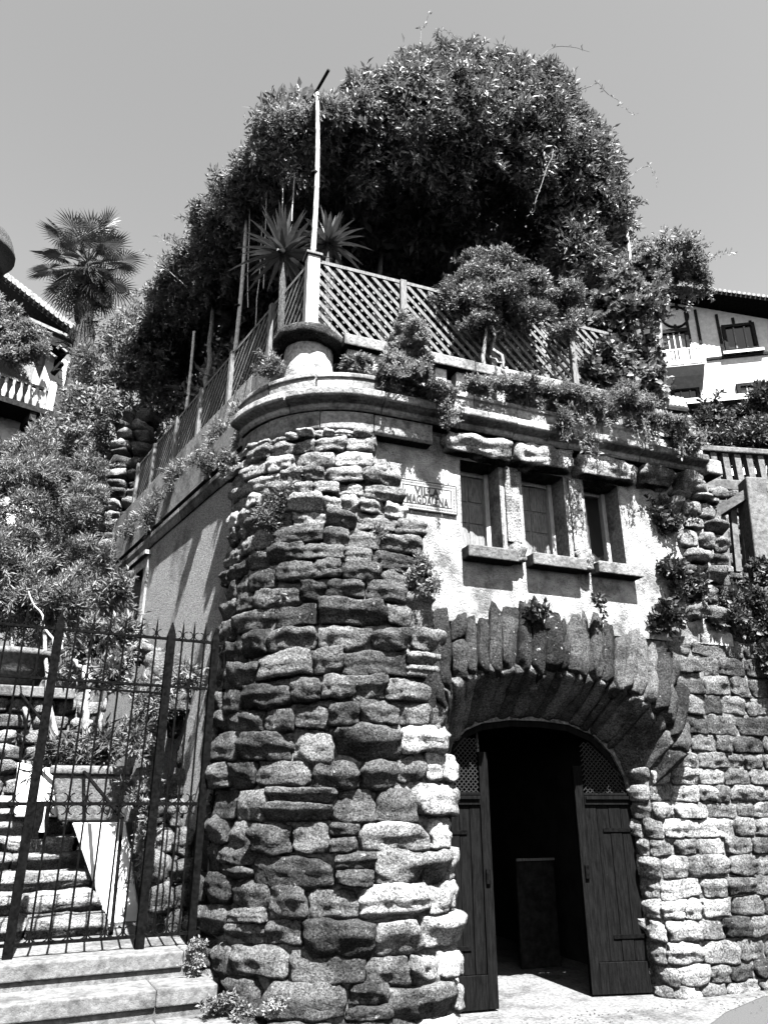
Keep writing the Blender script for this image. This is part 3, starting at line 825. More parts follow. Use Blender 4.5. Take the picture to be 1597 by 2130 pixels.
# ================================================================== terrace fence and poles
FZ0, FZ1 = 6.60, 7.58
def lattice(name, label, fr, a0, a1, o, posts, z0=FZ0, z1=FZ1, sp=.15):
    t = thing(name, label, 'fence', fr((a0+a1)/2, o, z0))
    H = z1-z0
    for sgn, oo, w in ((-1, .02, .044), (1, -.028, .03)):            # front laths and the crossing laths behind them
        x = a0-H
        while x < a1:
            # lath from (x, z1 or z0) across; clip to the panel
            pts = []
            xa, za, xb, zb = (x, z1, x+H, z0) if sgn < 0 else (x, z0, x+H, z1)
            t0 = max(0, (a0-xa)/(xb-xa)); t1 = min(1, (a1-xa)/(xb-xa))
            if t1-t0 > .06:
                p = fr(xa+(xb-xa)*t0, o+oo, za+(zb-za)*t0); q = fr(xa+(xb-xa)*t1, o+oo, za+(zb-za)*t1)
                MB().bar(p, q, .016, w, up=(0, 0, 1)).build('lath', M['wood_grey'], t)
            x += sp
    MB().fbox(fr, a0, a1, o-.035, o+.035, z1, z1+.045).build('top_rail', M['wood_grey'], t)
    MB().fbox(fr, a0, a1, o-.03, o+.03, z0-.04, z0).build('bottom_rail', M['wood_grey'], t)
    for a in posts:
        bevel(MB().fbox(fr, a-.04, a+.04, o+.021, o+.08, z0-.12, z1+.03).build('post', M['wood_grey'], t), .006)
    return t
lattice('lattice_fence', 'diagonal lattice fence facing the street above the three small windows', LF, -1.26, 2.95, -.5, (-.2, 1.0, 2.2))
class Shift:                               # side fence line, starting at the corner post
    def __init__(s): 
        c = LF(-1.33, -.52, 0); s.o = c[:2]; s.d = SF.d; s.n = SF.n; s.ang = SF.ang
    __call__ = Frame.__call__; px = Frame.px
CF = Shift()
lattice('lattice_fence', 'lattice fence receding along the side terrace behind the spiky plants', CF, .09, 6.85, 0, (1.0, 2.3, 3.5, 4.6, 5.8, 6.8), sp=.165)
cp = thing('corner_post', 'square pale timber post standing on the round stone pedestal', 'post', CF(0, 0, 6.52))
f2 = Frame(CF.o[0], CF.o[1], LF.ang)
bevel(MB().fbox(f2, -.075, .075, -.075, .075, 6.5, 7.66).build('shaft', M['wood_pale'], cp), .008)
bevel(MB().fbox(f2, -.1, .1, -.1, .1, 7.661, 7.7).build('cap', M['wood_grey'], cp), .008)
def pole(label, p, q, r=.028):
    t = thing('bamboo_pole', label, 'pole', p, 'canes propping the pergola')
    p = np.array(p); q = np.array(q); n = 9
    pts, rad = [], []
    for i in range(n+1):
        for k, rr in ((-.012, 1.0), (0, 1.18), (.012, 1.0)):
            a = i/n+k*.5
            if a < 0 or a > 1: continue
            bow = math.sin(a*math.pi)*.03
            pts.append(p+(q-p)*a+np.array([bow, 0, 0])); rad.append(r*rr*(1-.25*a))
    MB().tube(pts, rad, 8).build('cane', M['bamboo'], t, smooth=True)
    k = p+(q-p)*.52
    MB().tube([k-np.array([0, 0, .012]), k+np.array([0, 0, .012])], r*1.5, 8).build('tie', M['timber'], t)
c0 = CF(0, 0, 0)
pole('pale cane rising from the square corner post above the pedestal', (c0[0]-.01, c0[1]+.02, 7.5), P(660, 195, 7.3), .034)
pole('pale cane standing half way along the side lattice fence', CF(2.3, .05, 6.6), P(513, 455, 9.2), .034)
pole('thin dim cane farther along the side lattice fence', CF(4.5, .0, 6.6), P(404, 690, 10.9), .03)
pole('leaning cane at the right end of the terrace against the sky', P(1318, 640, 9.6), P(1288, 385, 9.4), .03)
bm2 = thing('pergola_beam', 'thin dark pole slanting back through the leaves at the upper left', 'pole', P(680, 150, 7.4))
MB().tube([P(684, 145, 7.2), P(640, 222, 7.7), P(540, 372, 9.2)], .022, 7).build('shaft', M['timber'], bm2)
wr = thing('support_wires', 'thin wires hanging under the side of the leafy pergola', 'wire', P(600, 400, 8.4))
for (x0, y0, x1, y1, Y) in ((520, 420, 516, 640, 9.0), (556, 385, 548, 600, 8.6), (588, 350, 585, 520, 8.2), (613, 350, 607, 460, 8.0), (545, 470, 530, 700, 9.0)):
    MB().tube(wiggle(P(x0, y0, Y), P(x1, y1, Y), 7, .006, x0), .006, 5).build('strand', M['bamboo'], wr)
# ================================================================== wisteria over the terrace
def lb(u, v, z, ru, rv, rz): return (LF(u, v, z), (max(ru, .3), rv, rz))
wist = thing('wisteria', 'great leafy climber mounded over the terrace pergola against the sky', 'climber', LF(.8, -2.5, 5.6))
rowA = [(-.55, 10.9, .4, .45), (-.3, 11.05, .5, .85), (.3, 11.5, .7, 1.35), (1.1, 11.85, .75, 1.45), (1.95, 12.1, .8, 1.55), (2.75, 12.15, .75, 1.5), (3.3, 11.5, .6, 1.2), (3.7, 10.8, .42, .62)]
front = [lb(u, -1.55 if u < 0 else -1.3, z-.2, ru, .8, rz*.92) for u, z, ru, rz in rowA]
front += [lb(3.3, -1.5, 10.0, .5, .6, .9), lb(3.15, -2.1, 9.3, .45, .6, .8), lb(2.75, -2.6, 8.9, .5, .6, .8), lb(3.9, -1.4, 10.45, .25, .3, .3)]
roof = [lb(u, v, 11.15, .85, 1.0, .95) for v in (-2.5, -4.0, -5.4) for u in (-1.0, -.1, .8, 1.7, 2.6, 3.2)]
def sb(s, w, z, rs, rw, rz): return (SF(s, w, z), (rs, (rs+rw)/2, rz))
side = [sb(s, -.85, 10.3+.13*s if s < 5 else 10.95-.15*(s-5), .7, .7, .42) for s in np.arange(.9, 8, .7)]
drape = [sb(7.2, -.4, 10.4, .8, .8, .8), sb(7.9, -.7, 9.8, .8, .8, .8), sb(8.6, -.7, 9.0, .8, .8, .8), sb(8.0, -1.6, 8.6, 1.0, 1.0, 1.3), sb(10.0, -.5, 8.2, .9, .9, 1.0), sb(9.3, -1.9, 7.2, 1.0, 1.0, 1.3), sb(9.0, -3.2, 8.2, 1.4, 1.4, 2.0), sb(10.4, -.1, 7.2, .9, .9, .9)]
backh = [lb(u, -6.0, zz, 1.0, .7, 1.4) for u in np.arange(-1.2, 3.4, .9) for zz in (6.6, 8.6)]
backh += [sb(s, -4.2, zz, 1.1, 1.0, 1.4) for s in np.arange(4.5, 10, 1.0) for zz in (6.6, 8.8)]
foliage('crown', front+scatter(front, 6, 3, .18, .36, 1.0), 25000, M['leaf'], wist, L=.09, wr=.32, per=8, seed=11, up=.1, spread=.9, shoots=260, keep=.66, shell=.15, lump=.45)
foliage('roof_leaves', roof, 8500, M['leaf'], wist, L=.15, wr=.4, per=8, seed=12, up=.4)
sun_block_roof = [sb(s, w, 10.75, .95, 1.0, .35) for s in np.arange(2.0, 9.5, 1.1) for w in (-1.6, -2.8, -4.0)]  # extra dense leaf layer added to block sun and darken the pergola inside
foliage('sun_block_roof', sun_block_roof, 7500, M['leaf'], wist, L=.15, wr=.55, per=7, seed=16, up=.4)
foliage('side_leaves', side+scatter(side[:10], 5, 4, .3, .5, 1.0), 15000, M['leaf_pale'], wist, L=.088, wr=.28, per=8, seed=13, up=.15, shoots=160, lump=.4)
drape += [pb(215, 770, 12.9, 50, 40), pb(190, 850, 12.8, 50, 40), pb(125, 905, 12.6, 60, 35)]
foliage('drape_leaves', drape+scatter(drape, 5, 5, .3, .5, 1.0), 9000, M['leaf_pale'], wist, L=.105, wr=.3, per=8, seed=14, up=.1, lump=.4)
foliage('inner_hedge', backh, 4200, M['leaf'], wist, L=.16, wr=.45, per=8, seed=15, up=.3)
for k, (a, b) in enumerate([(LF(2.6, -1.5, 5.6), LF(2.7, -1.8, 9.2)), (LF(.2, -3.2, 5.6), LF(.5, -3.0, 10.6)), (SF(5, -1.2, 5.6), SF(5.2, -1.2, 10.8)), (LF(-.9, -2.8, 5.6), LF(-.6, -2.2, 10.5))]):
    MB().tube(wiggle(a, b, 14, .05, 60+k), list(np.linspace(.07, .035, 14)), 8).build('trunk', M['bark'], wist, smooth=True)
mb = MB(); tips = []
for k, pts in enumerate([[(872, 150), (875, 60), (895, 20)], [(905, 150), (905, 72), (925, 62), (960, 80)], [(1080, 150), (1150, 98), (1225, 108)], [(1160, 200), (1240, 172), (1285, 208), (1318, 238)],
                         [(580, 330), (520, 275), (508, 235)], [(460, 480), (412, 432), (385, 470), (380, 500)], [(390, 600), (325, 548), (290, 520)], [(1290, 380), (1350, 345), (1365, 390)], [(1150, 310), (1120, 400), (1095, 450)]]):
    Y = 8.2 if pts[0][0] > 500 else 10.8
    q = [P(x, y, Y) for x, y in pts]
    c = []
    for i in range(len(q)-1): c += wiggle(q[i], q[i+1], 6, .018, 80+k*7+i)[:-1]
    c.append(q[-1]); MB().tube(c, list(np.linspace(.006, .002, len(c))), 5).build('tendril', M['bark'], wist); tips += c[3::2]
tips = np.array(tips)
V, T = sprigs(tips, np.tile([0, 0, 1.0], (len(tips), 1))+rng.normal(0, .5, tips.shape), 5, .05, .4, .9, 91)
obj('tendril_leaves', V, None, M['leaf_pale'], wist, tri=T)
# ================================================================== other planting
def plant(name, label, cat, blobs, n, m='leaf', stems=(), bark='bark', crown='foliage', group=None, base=None, **kw):
    c = np.mean([b[0] for b in blobs], 0); lo = min(b[0][2]-b[1][2] for b in blobs)
    t = thing(name, label, cat, base if base is not None else (c[0], c[1], lo), group)
    foliage(crown, scatter(blobs, 9, kw.get('seed', 1), .2, .5, 1.1), int(n*1.1), M[m], t, **dict(dict(shoots=max(6, n//45)), **dict(kw, keep=.4)))
    if stems:
        for k, (p, q, r0) in enumerate(stems): MB().tube(wiggle(p, q, 10, .03, 300+k), list(np.linspace(r0, r0*.45, 10)), 7).build('trunk' if crown == 'crown' else 'stem', M[bark], t, smooth=True)
    return t
plant('lattice_shrub', 'rounded small-leaved shrub bushing out over the middle of the front lattice', 'shrub',
      [pb(960, 592, 7.75, 42, 36), pb(1030, 578, 7.85, 62, 38), pb(1090, 604, 8.0, 62, 46), pb(1000, 632, 7.8, 65, 42), pb(1060, 655, 7.9, 75, 40), pb(1150, 625, 8.2, 55, 48), pb(985, 545, 7.9, 30, 30), pb(1140, 665, 8.05, 60, 28), pb(930, 625, 7.75, 34, 24), pb(1010, 680, 7.75, 60, 26)], 4800, 'leaf',
      stems=[(P(1010, 790, 7.75), P(1015, 640, 7.85), .03), (P(1045, 775, 7.75), P(1035, 650, 7.85), .025), (P(1060, 800, 7.6), P(1020, 740, 7.7), .02)], L=.045, wr=.36, per=8, seed=21, shell=.42, lump=.4)
plant('ivy_mass', 'thick ivy swallowing the right end of the lattice and its post', 'ivy',
      [pb(1310, 640, 8.9, 55, 60), pb(1330, 720, 8.9, 42, 60), pb(1265, 700, 8.75, 40, 40), pb(1290, 790, 8.7, 50, 60), pb(1225, 650, 8.9, 55, 38), pb(1330, 590, 9.2, 40, 45), pb(1240, 770, 8.6, 35, 50), pb(1340, 800, 8.7, 30, 50)], 5200, 'leaf',
      L=.075, wr=.75, per=6, seed=22, up=.2, shell=.2, lump=.4)
plant('garden_tree', 'loose light-leaved tree crown rising behind the white house roof', 'tree',
      [pb(1330, 545, 15, 55, 45), pb(1385, 550, 15.2, 55, 42), pb(1345, 590, 15, 55, 40), pb(1430, 588, 15.4, 40, 24), pb(1395, 520, 15.2, 28, 24), pb(1280, 600, 15, 40, 40)], 3400, 'leaf_pale',
      stems=[(P(1370, 900, 15), P(1370, 560, 15), .12)], crown='crown', L=.09, wr=.4, per=7, seed=23, shell=.45, lump=.6, shoots=160, slen=.5)
plant('cornice_bush', 'tangled trailing bush spilling over the cornice beside the pedestal', 'bush',
      [pb(800, 770, 6.52, 52, 38), pb(850, 796, 6.54, 58, 38), pb(905, 818, 6.62, 42, 26), pb(850, 725, 6.75, 40, 36), pb(925, 868, 6.52, 12, 24), pb(745, 760, 6.55, 34, 18), pb(840, 690, 6.9, 26, 30)], 6800, 'leaf_pale',
      L=.036, wr=.36, per=8, seed=24, shell=.25, lump=.5)
plant('cornice_plants', 'band of weedy plants growing along the cornice above the windows', 'plants',
      [pb(960, 800, 6.75, 40, 14), pb(1030, 800, 6.9, 60, 17), pb(1110, 818, 7.0, 60, 20), pb(1180, 830, 7.1, 55, 22), pb(1250, 842, 7.25, 55, 26), pb(1320, 860, 7.4, 50, 28), pb(1380, 885, 7.55, 42, 28), pb(1430, 925, 7.6, 30, 18), pb(1290, 825, 7.6, 50, 26), pb(1170, 870, 6.98, 14, 24)], 6800, 'leaf_pale',
      L=.036, wr=.34, per=8, seed=25, shell=.3, lump=.55)
# hanging strands below the cornice weeds
t = thing('hanging_creeper', 'thin creeper strands hanging across the pale cornice fascia', 'creeper', LF(2, .6, 5.3))
pts = []; mb = MB()
for k in range(26):
    u = random.uniform(1.2, 3.1); z1 = random.uniform(5.15, 5.42); p = LF(u, .7, 5.6); q = LF(u+random.uniform(-.1, .1), .72, z1)
    c = wiggle(p, q, 7, .012, 500+k); mb.tube(c, .003, 4); pts += c[1:]
for k in range(30):
    u = random.uniform(-.5, 2.0); p = LF(u, .7, 5.25); q = LF(u+random.uniform(-.1, .1), .72, random.uniform(4.95, 5.2))
    if 1.1 < u < 1.5: c = wiggle(p, q, 7, .02, 700+k); mb.tube(c, .003, 4); pts += c[1:]
tag(mb.build('strand', M['bark'], t), kind='stuff')
pts = np.array(pts); V, T = sprigs(pts, rng.normal(0, 1, pts.shape), 5, .04, .4, 1.0, 92); obj('foliage', V, None, M['leaf'], t, tri=T)
plant('side_ledge_plants', 'grassy weeds along the ledge below the side lattice fence', 'plants',
      [(SF(s, -.26+random.uniform(-.08, .06), 5.35+random.uniform(-.1, .35)), (.3, .2, random.uniform(.16, .34))) for s in np.arange(.2, 8, .36)], 5200, 'leaf', L=.06, wr=.25, per=7, seed=26, up=1.0, shell=.3, lump=.5)
# plants rooted in the tower joints
tw = [(600, 1035, 42, 36), (560, 1075, 34, 36), (890, 1190, 26, 40), (640, 1000, 20, 20), (560, 770, 24, 20), (660, 1330, 18, 12), (470, 960, 16, 24), (600, 1240, 16, 10), (790, 1110, 14, 12)]
tb = []
for x, y, rx, ry in tw:
    Y = 6.5 if x > 520 else 6.75
    tb.append(pb(x, y, Y+.0, rx, ry, .07))
plant('wall_weeds', 'small weeds rooted in the joints of the rounded tower', 'weeds', tb, 1500, 'leaf', L=.04, wr=.3, per=7, seed=27, shell=.3, lump=.5, keep=.3)
plant('quoin_ivy', 'ivy clinging to the rough corner stones right of the windows', 'ivy',
      [pb(1375, 1080, 7.85, 24, 34, .1), pb(1430, 1225, 7.9, 30, 26, .12), pb(1500, 1270, 8.1, 48, 34, .18), pb(1560, 1300, 8.3, 55, 60, .25), pb(1590, 1220, 8.6, 35, 45, .3), pb(1400, 1190, 7.8, 25, 20, .1), pb(1590, 1380, 8.3, 25, 60, .2), pb(1120, 1265, 7.0, 16, 14, .06), pb(1380, 1290, 7.7, 30, 26, .1), pb(1245, 1245, 7.2, 8, 8, .05)], 4200, 'leaf_dark',
      L=.055, wr=.6, per=7, seed=28, up=.2, shell=.25, lump=.5)
plant('kerb_weeds', 'low weeds sprouting where the tower meets the steps', 'weeds',
      [pb(410, 1985, 6.6, 12, 34, .08), pb(450, 2088, 6.25, 30, 13, .1), pb(572, 2095, 6.05, 18, 18, .06), pb(500, 2100, 6.1, 22, 9, .06)], 620, 'leaf', L=.024, wr=.5, per=7, seed=29, shell=.3, keep=.3)
# the shrubs beside the stair on the left
plant('stair_shrub', 'tall fine-leaved shrub filling the left edge beyond the gate', 'shrub',
      [pb(30, 985, 11.5, 90, 60), pb(110, 985, 12, 80, 60), pb(60, 1060, 11, 110, 80), pb(160, 1060, 11.6, 50, 60), pb(40, 1170, 10.4, 100, 80), pb(130, 1170, 10.8, 80, 70), pb(60, 1270, 10, 100, 60), pb(165, 1260, 10.4, 55, 60), pb(-60, 1100, 11, 100, 120)], 9500, 'leaf',
      stems=[(P(120, 1560, 9.6), P(90, 1230, 10.2), .04), (P(60, 1500, 9.8), P(20, 1180, 10.4), .035)], L=.08, wr=.2, per=8, seed=31, up=.7, spread=.8, shell=.25, lump=.4)
plant('twiggy_shrub', 'pale bare-stemmed shrub growing behind the gate above the planter', 'shrub',
      [pb(230, 1210, 8.9, 30, 50), pb(205, 1330, 8.7, 45, 40), pb(250, 1400, 8.6, 45, 40), pb(170, 1390, 8.7, 40, 40), pb(255, 1330, 8.7, 30, 35)], 900, 'leaf', L=.09, wr=.24, per=7, seed=32, shell=.35, lump=.5, keep=.3,
      stems=[(P(190, 1600, 8.4), P(185, 1430, 8.5), .06), (P(215, 1620, 8.4), P(215, 1480, 8.5), .04), (P(185, 1430, 8.5), P(130, 1350, 8.7), .035), (P(185, 1430, 8.5), P(200, 1310, 8.7), .035), (P(215, 1480, 8.5), P(235, 1380, 8.6), .03), (P(200, 1310, 8.7), P(225, 1220, 8.9), .025), (P(130, 1350, 8.7), P(60, 1230, 9.2), .02), (P(235, 1380, 8.6), P(270, 1330, 8.8), .02), (P(130, 1360, 8.7), P(125, 1290, 8.9), .018)])
plant('pot_plant', 'spiky dark plant drooping from the stone planter behind the gate', 'plant', [pb(150, 1585, 8.3, 45, 26), pb(110, 1570, 8.3, 30, 22), pb(200, 1560, 8.4, 40, 30)], 130, 'leaf_dark', L=.13, wr=.16, per=9, seed=33, shell=.4, keep=.2, up=.6)
plant('fern_bank', 'ferny weeds on the boulders between stair and tower', 'fern', [pb(305, 1740, 7.85, 26, 60, .15), pb(295, 1640, 8.0, 26, 40, .15), pb(330, 1450, 7.9, 60, 50, .2), pb(290, 1530, 7.9, 30, 50, .2), pb(380, 1420, 7.4, 30, 30, .12), pb(315, 1850, 7.7, 16, 60, .1)], 1500, 'leaf', L=.06, wr=.22, per=9, seed=34, shell=.35, keep=.3, droop=.3)
plant('slope_hedge', 'dark rounded hedge below the white house at the right edge', 'hedge',
      [pb(1470, 900, 17, 45, 45), pb(1530, 880, 17, 55, 50), pb(1590, 850, 17.5, 50, 50), pb(1570, 920, 16.5, 60, 35), pb(1500, 930, 16.5, 50, 25), pb(1640, 900, 17, 60, 60)], 4200, 'leaf_dark', L=.13, wr=.36, per=8, seed=35, up=.3)
# yuccas behind the corner post
def yucca(label, c, n, L, seed):
    t = thing('yucca', label, 'yucca', (c[0], c[1], 5.6), 'yuccas on the terrace corner')
    r = np.random.default_rng(seed)
    MB().tube([np.array([c[0], c[1], 5.6]), np.array([c[0]+.03, c[1], (c[2]+5.6)/2]), np.array(c)], [.06, .05, .05], 8).build('trunk', M['bark_dark'], t, smooth=True)
    for k in range(n):
        az = k*2.4+r.normal(0, .2); el = R(82)-R(105)*((k/n)**1.1)+r.normal(0, .08)
        ln = L*r.uniform(.75, 1.1); d = np.array([math.cos(az)*math.cos(el), math.sin(az)*math.cos(el), math.sin(el)])
        sd = np.cross(d, [0, 0, 1.0]); sd /= np.linalg.norm(sd); up = np.cross(sd, d)
        V, F = [], []
        for i in range(7):
            q = i/6; p = np.array(c)+d*ln*q+np.array([0, 0, -1.0])*(q**2.2)*ln*(.05+.28*(k/n))
            w = .04*(min(1, .55+q*2) if q < .3 else 1)*(1-max(0, q-.3)/.7)**.8+.001
            V += [p-sd*w+up*w*.5, p-up*w*.1, p+sd*w+up*w*.5]
        for i in range(6):
            for j in (0, 1): F.append([i*3+j, i*3+j+1, i*3+j+4, i*3+j+3])
        obj('blade', V, F, M['yucca'], t)
yucca('spiky yucca left of the corner post, its blades drooping over the fence', P(590, 530, 7.75), 60, .7, 41)
yucca('spiky yucca right of the cane above the front lattice', P(683, 510, 8.0), 40, .6, 42)
# fan palm
pc = P(183, 545, 13.5)
palm = thing('fan_palm', 'shaggy-trunked fan palm standing behind the climber on the left', 'palm tree', P(150, 900, 13.5))
mb = MB(); pts = [P(140, 1010, 13.5), P(152, 850, 13.5), P(165, 760, 13.5), P(174, 690, 13.5), P(180, 620, 13.5), pc]
pp, rr = [], []
for i in range(len(pts)-1):
    for k in range(8): pp.append(pts[i]+(pts[i+1]-pts[i])*k/8); rr.append(0)
for i in range(len(pp)): rr[i] = (.25-.0022*i)*(1+.05*math.sin(i*2.2))
mb.tube(pp, rr, 18); tv = np.array(mb.V); tv += (fbm(tv*5, 6, 3)*.05)[:, None]*np.array([1, 1, .2])
obj('trunk', tv, mb.F, M['bark_dark'], palm, smooth=True)
r = np.random.default_rng(5)
tp_ = []; 
for k in range(420):
    i = r.integers(2, len(pp)-1); a = r.uniform(0, 2*math.pi); rad = rr[i]*1.0
    tp_.append((pp[i]+np.array([math.cos(a)*rad, math.sin(a)*rad, 0]), np.array([math.cos(a), math.sin(a), .6])))
V, T = sprigs(np.array([q[0] for q in tp_]), np.array([q[1] for q in tp_]), 3, .16, .12, .5, 55, droop=.2); obj('trunk_fibre', V, None, M['bark_dark'], palm, tri=T)
def fan(c, d, pet, rad, k):
    d = d/np.linalg.norm(d); sd = np.cross(d, [0, 0, 1.0]); sd /= (np.linalg.norm(sd)+1e-6); up = np.cross(sd, d)
    mbp = MB(); h = c+d*pet
    mbp.tube([c, c+d*pet*.5+np.array([0, 0, .02]), h], [.014, .01, .009], 5)
    n = 30
    roll = r.normal(0, .35)
    for i in range(n):
        a = R(-150)+R(300)*i/(n-1)
        fd = d*math.cos(a)+sd*math.sin(a); fd = fd-up*.12*abs(math.sin(a))+up*math.sin(a)*roll
        fd /= np.linalg.norm(fd)
        pw = np.cross(fd, up); pw /= np.linalg.norm(pw)
        ln = rad*(1-.18*abs(a)/R(150))*r.uniform(.92, 1.05)
        m1 = h+fd*ln*.55; tip = h+fd*ln-np.array([0, 0, 1])*ln*.1
        w = ln*.027
        mbp.add([h, m1-pw*w+up*.012, tip, m1+pw*w+up*.012, m1-up*.012], [[0, 4, 1], [1, 4, 2], [0, 3, 4], [3, 2, 4]])
    return mbp.build('frond', M['palm'], palm)
nf = 44
for k in range(nf):
    az = k*2.399; el = R(80)-R(150)*(k/nf)**.9+r.normal(0, .1)
    d = np.array([math.cos(az)*math.cos(el), math.sin(az)*math.cos(el), math.sin(el)])
    fan(pc+np.array([0, 0, .1-.3*k/nf]), d, r.uniform(.55, .85), r.uniform(.5, .62), k)
# ================================================================== garden gate and stairs
def gz(x, y, o=0): return GF.px(x, y, o)
steps = thing('entrance_steps', 'three wide worn stone steps below the iron gate', 'steps', GF(.6, .5, 0))
for k, (z0, z1, o1, a1) in enumerate(((0, .19, .92, 1.52), (.19, .375, .58, 1.42), (.375, .55, .24, 1.34))):
    x = -3.5; edges = [x, -1.9, -.5, .98+.25*(k == 2), a1]
    for i in range(len(edges)-1):
        o = MB().fbox(GF, edges[i]+.002, edges[i+1]-.002, -.12 if k == 2 else o1-.5, o1+random.uniform(-.006, .006), z1-.115, z1).build('step_slab', M['step'], steps); bevel(o, .014, 3)
    o = MB().fbox(GF, x, a1-.03, -.1, o1-.03, z0-.05, z1-.116).build('riser', M['step'], steps)
o = MB().fbox(GF, -3.5, 1.36, -1.6, -.122, .3, .548).build('landing', M['concrete'], steps)
gate = thing('iron_gate', 'black wrought iron gate with scrolled pickets before the garden stair', 'gate', GF(.45, 0, .55))
RZ = {}
post_a = [-.33, .0, .93, 1.33]
pz = [gz(0, 1265)[1], gz(125, 1262)[1], gz(345, 1295)[1], gz(445, 1302)[1]]
topz, midz, lockz, botz = gz(230, 1318)[1], gz(230, 1420)[1], gz(230, 1672)[1], gz(230, 1952)[1]
for a, zt in zip((-.92, 0, .93, 1.33), (3.12, 3.13, 3.13, 3.12)):
    w = .034 if a != 1.33 else .03
    mb = MB(); f = lambda k, z: [GF(a-w*k, -w*k, z), GF(a+w*k, -w*k, z), GF(a+w*k, w*k, z), GF(a-w*k, w*k, z)]
    mb.hexa(f(1, .548), f(1, zt-.12)); mb.hexa(f(1, zt-.1195), f(.15, zt))
    mb.build('post', M['iron'], gate)
for z, hh in ((topz, .022), (midz, .02), (midz-.06, .016), (lockz, .026), (botz, .022)):
    for a, b in ((-2.6, -.955), (-.885, -.036), (.036, .894), (.966, 1.298), (1.362, 1.62)):
        if z == midz-.06 and not a == .036: continue
        MB().fbox(GF, a, b, -.012, .012, z-hh/2, z+hh/2).build('rail', M['iron'], gate)
pick = MB().tube([(0, 0, 0), (0, 0, topz+.1-botz), (0, 0, topz+.19-botz)], [.009, .009, .001], 6)
pme = mesh_np('picket', pick.V, pick.F); pme.materials.append(M['iron'])
scr = MB()
def cscroll(r0=.034, n=12):
    mb = MB(); pts = []
    for i in range(n): 
        a = R(95)+R(170)*i/(n-1); pts.append((r0*math.cos(a), 0, r0*math.sin(a)))
    mb.tube(pts, .005, 5); m = mesh_np('scroll', mb.V, mb.F); m.materials.append(M['iron']); return m
sme = cscroll()
def pickets(a0, a1, n):
    for k in range(1, n):
        a = a0+(a1-a0)*k/n
        inst('picket', pme, GF(a, .0, botz), gate, GF.ang)
        for z in (topz+.045, midz+.045, lockz+.045, lockz-.045, botz+.045):
            if z == midz+.045 and random.random() < .35: continue
            for sg in (-1, 1):
                o = inst('scroll', sme, GF(a+sg*.043, 0, z), gate, GF.ang if sg > 0 else GF.ang+math.pi)
pickets(-2.2, -.92, 10); pickets(-.92, 0, 7); pickets(0, .93, 7); pickets(.93, 1.33, 4); pickets(1.33, 1.62, 3)
lock = thing('gate_lock', 'dark lock box with a hanging padlock on the gate post', 'lock', GF(.06, .0, 1.45))
bevel(MB().fbox(GF, .036, .13, -.02, .03, 1.35, 1.62).build('case', M['iron'], lock), .004)
MB().tube([GF(.1, .04, 1.58), GF(.1, .05, 1.48), GF(.1, .04, 1.40)], [.006, .006, .022], 8).build('padlock', M['bamboo'], lock)
# garden stair of rough blocks running up beside the side wall
st = thing('garden_stair', 'rough stone block stair climbing beyond the gate', 'stairs', (-3.0, 7.3, .55))
sd_ = np.array([-.53, .85]); nd = np.array(GF.d)
for k in range(1, 13):
    z1 = .55+.145*k
    c = np.array([-2.38, 7.38])+sd_*.44*(k-1)
    a = 0
    while a < 3.0:
        w = random.uniform(.6, 1.1)
        cen = c-nd*(a+w/2)+np.array([-GF.n[0], -GF.n[1]])*.18
        free_stone((cen[0], cen[1], z1-.085), (nd[0], nd[1], 0), (GF.n[0], GF.n[1], 0), (0, 0, 1), w, .26, .165, st, random.uniform(.16, .28), name='stone_block', rnd=.16, rough=.8)
        a += w-.01
fr = Frame(-2.38, 7.38, math.atan2(sd_[1], sd_[0]))
# stair body
mb = MB()
for k in range(1, 13):
    c = np.array([-2.38, 7.38])+sd_*.44*(k-1)
    q = [c-nd*3.0, c, c+sd_*.46, c+sd_*.46-nd*3.0]
    mb.hexa([(p[0], p[1], .2) for p in q], [(p[0], p[1], .55+.145*k-.14) for p in q])
tag(mb.build('stair_core', M['mortar'], st), kind='stuff')
# whitewashed wall along the stair
lw = thing('whitewashed_wall', 'smooth whitewashed low wall beside the rough stair', 'wall', (-2.2, 7.6, .55))
WF = Frame(*P(215, 1800, 8.05)[:2], R(14))
V, F = extrude([WF.px(*q) for q in ((226, 1930), (292, 1930), (290, 1900), (262, 1712), (150, 1712))], -.9, 0, WF)
bevel(obj('cheek', V, F, M['whitewash'], lw), .015)
V, F = extrude([WF.px(*q, -.95) for q in ((30, 1700), (120, 1700), (118, 1600), (36, 1585))], -1.4, -.95, WF)
bevel(obj('upper_block', V, F, M['whitewash'], lw), .02)
pt = thing('stone_planter', 'tapered stone planter with a rolled rim on the whitewashed wall', 'planter', P(178, 1706, 8.3))
b = P(178, 1706, 8.3); 
PF = Frame(b[0], b[1], R(20)); bz = 1.435
mb = MB(); f = lambda w, dd, z: [PF(-w, -dd, z), PF(w, -dd, z), PF(w, dd, z), PF(-w, dd, z)]
mb.hexa(f(.25, .18, bz), f(.37, .24, bz+.44)); bevel(mb.build('body', M['terracotta'], pt), .03, 3)
mb = MB(); mb.hexa(f(.40, .27, bz+.441), f(.40, .27, bz+.53)); bevel(mb.build('rim', M['terracotta'], pt), .03, 3)
mb = MB(); mb.hexa(f(.34, .2, bz+.53), f(.34, .2, bz+.536)); mb.build('soil', M['soil'], pt)
b = P(30, 1432, 10.0)
urn = thing('stone_urn', 'wide pale stone bowl at the top of the stair by the left edge', 'urn', b)
MB().lathe(b, [(.22, 0), (.26, .05), (.38, .2), (.43, .38), (.46, .4), (.46, .47), (.40, .48), (.38, .42)], 28).build('bowl', M['terracotta'], urn, smooth=True)
tw_ = thing('top_wall', 'rough stone wall closing the head of the stair under the pale bowl', 'wall', P(60, 1560, 10))
TF = Frame(*P(60, 1500, 9.9)[:2], R(24))
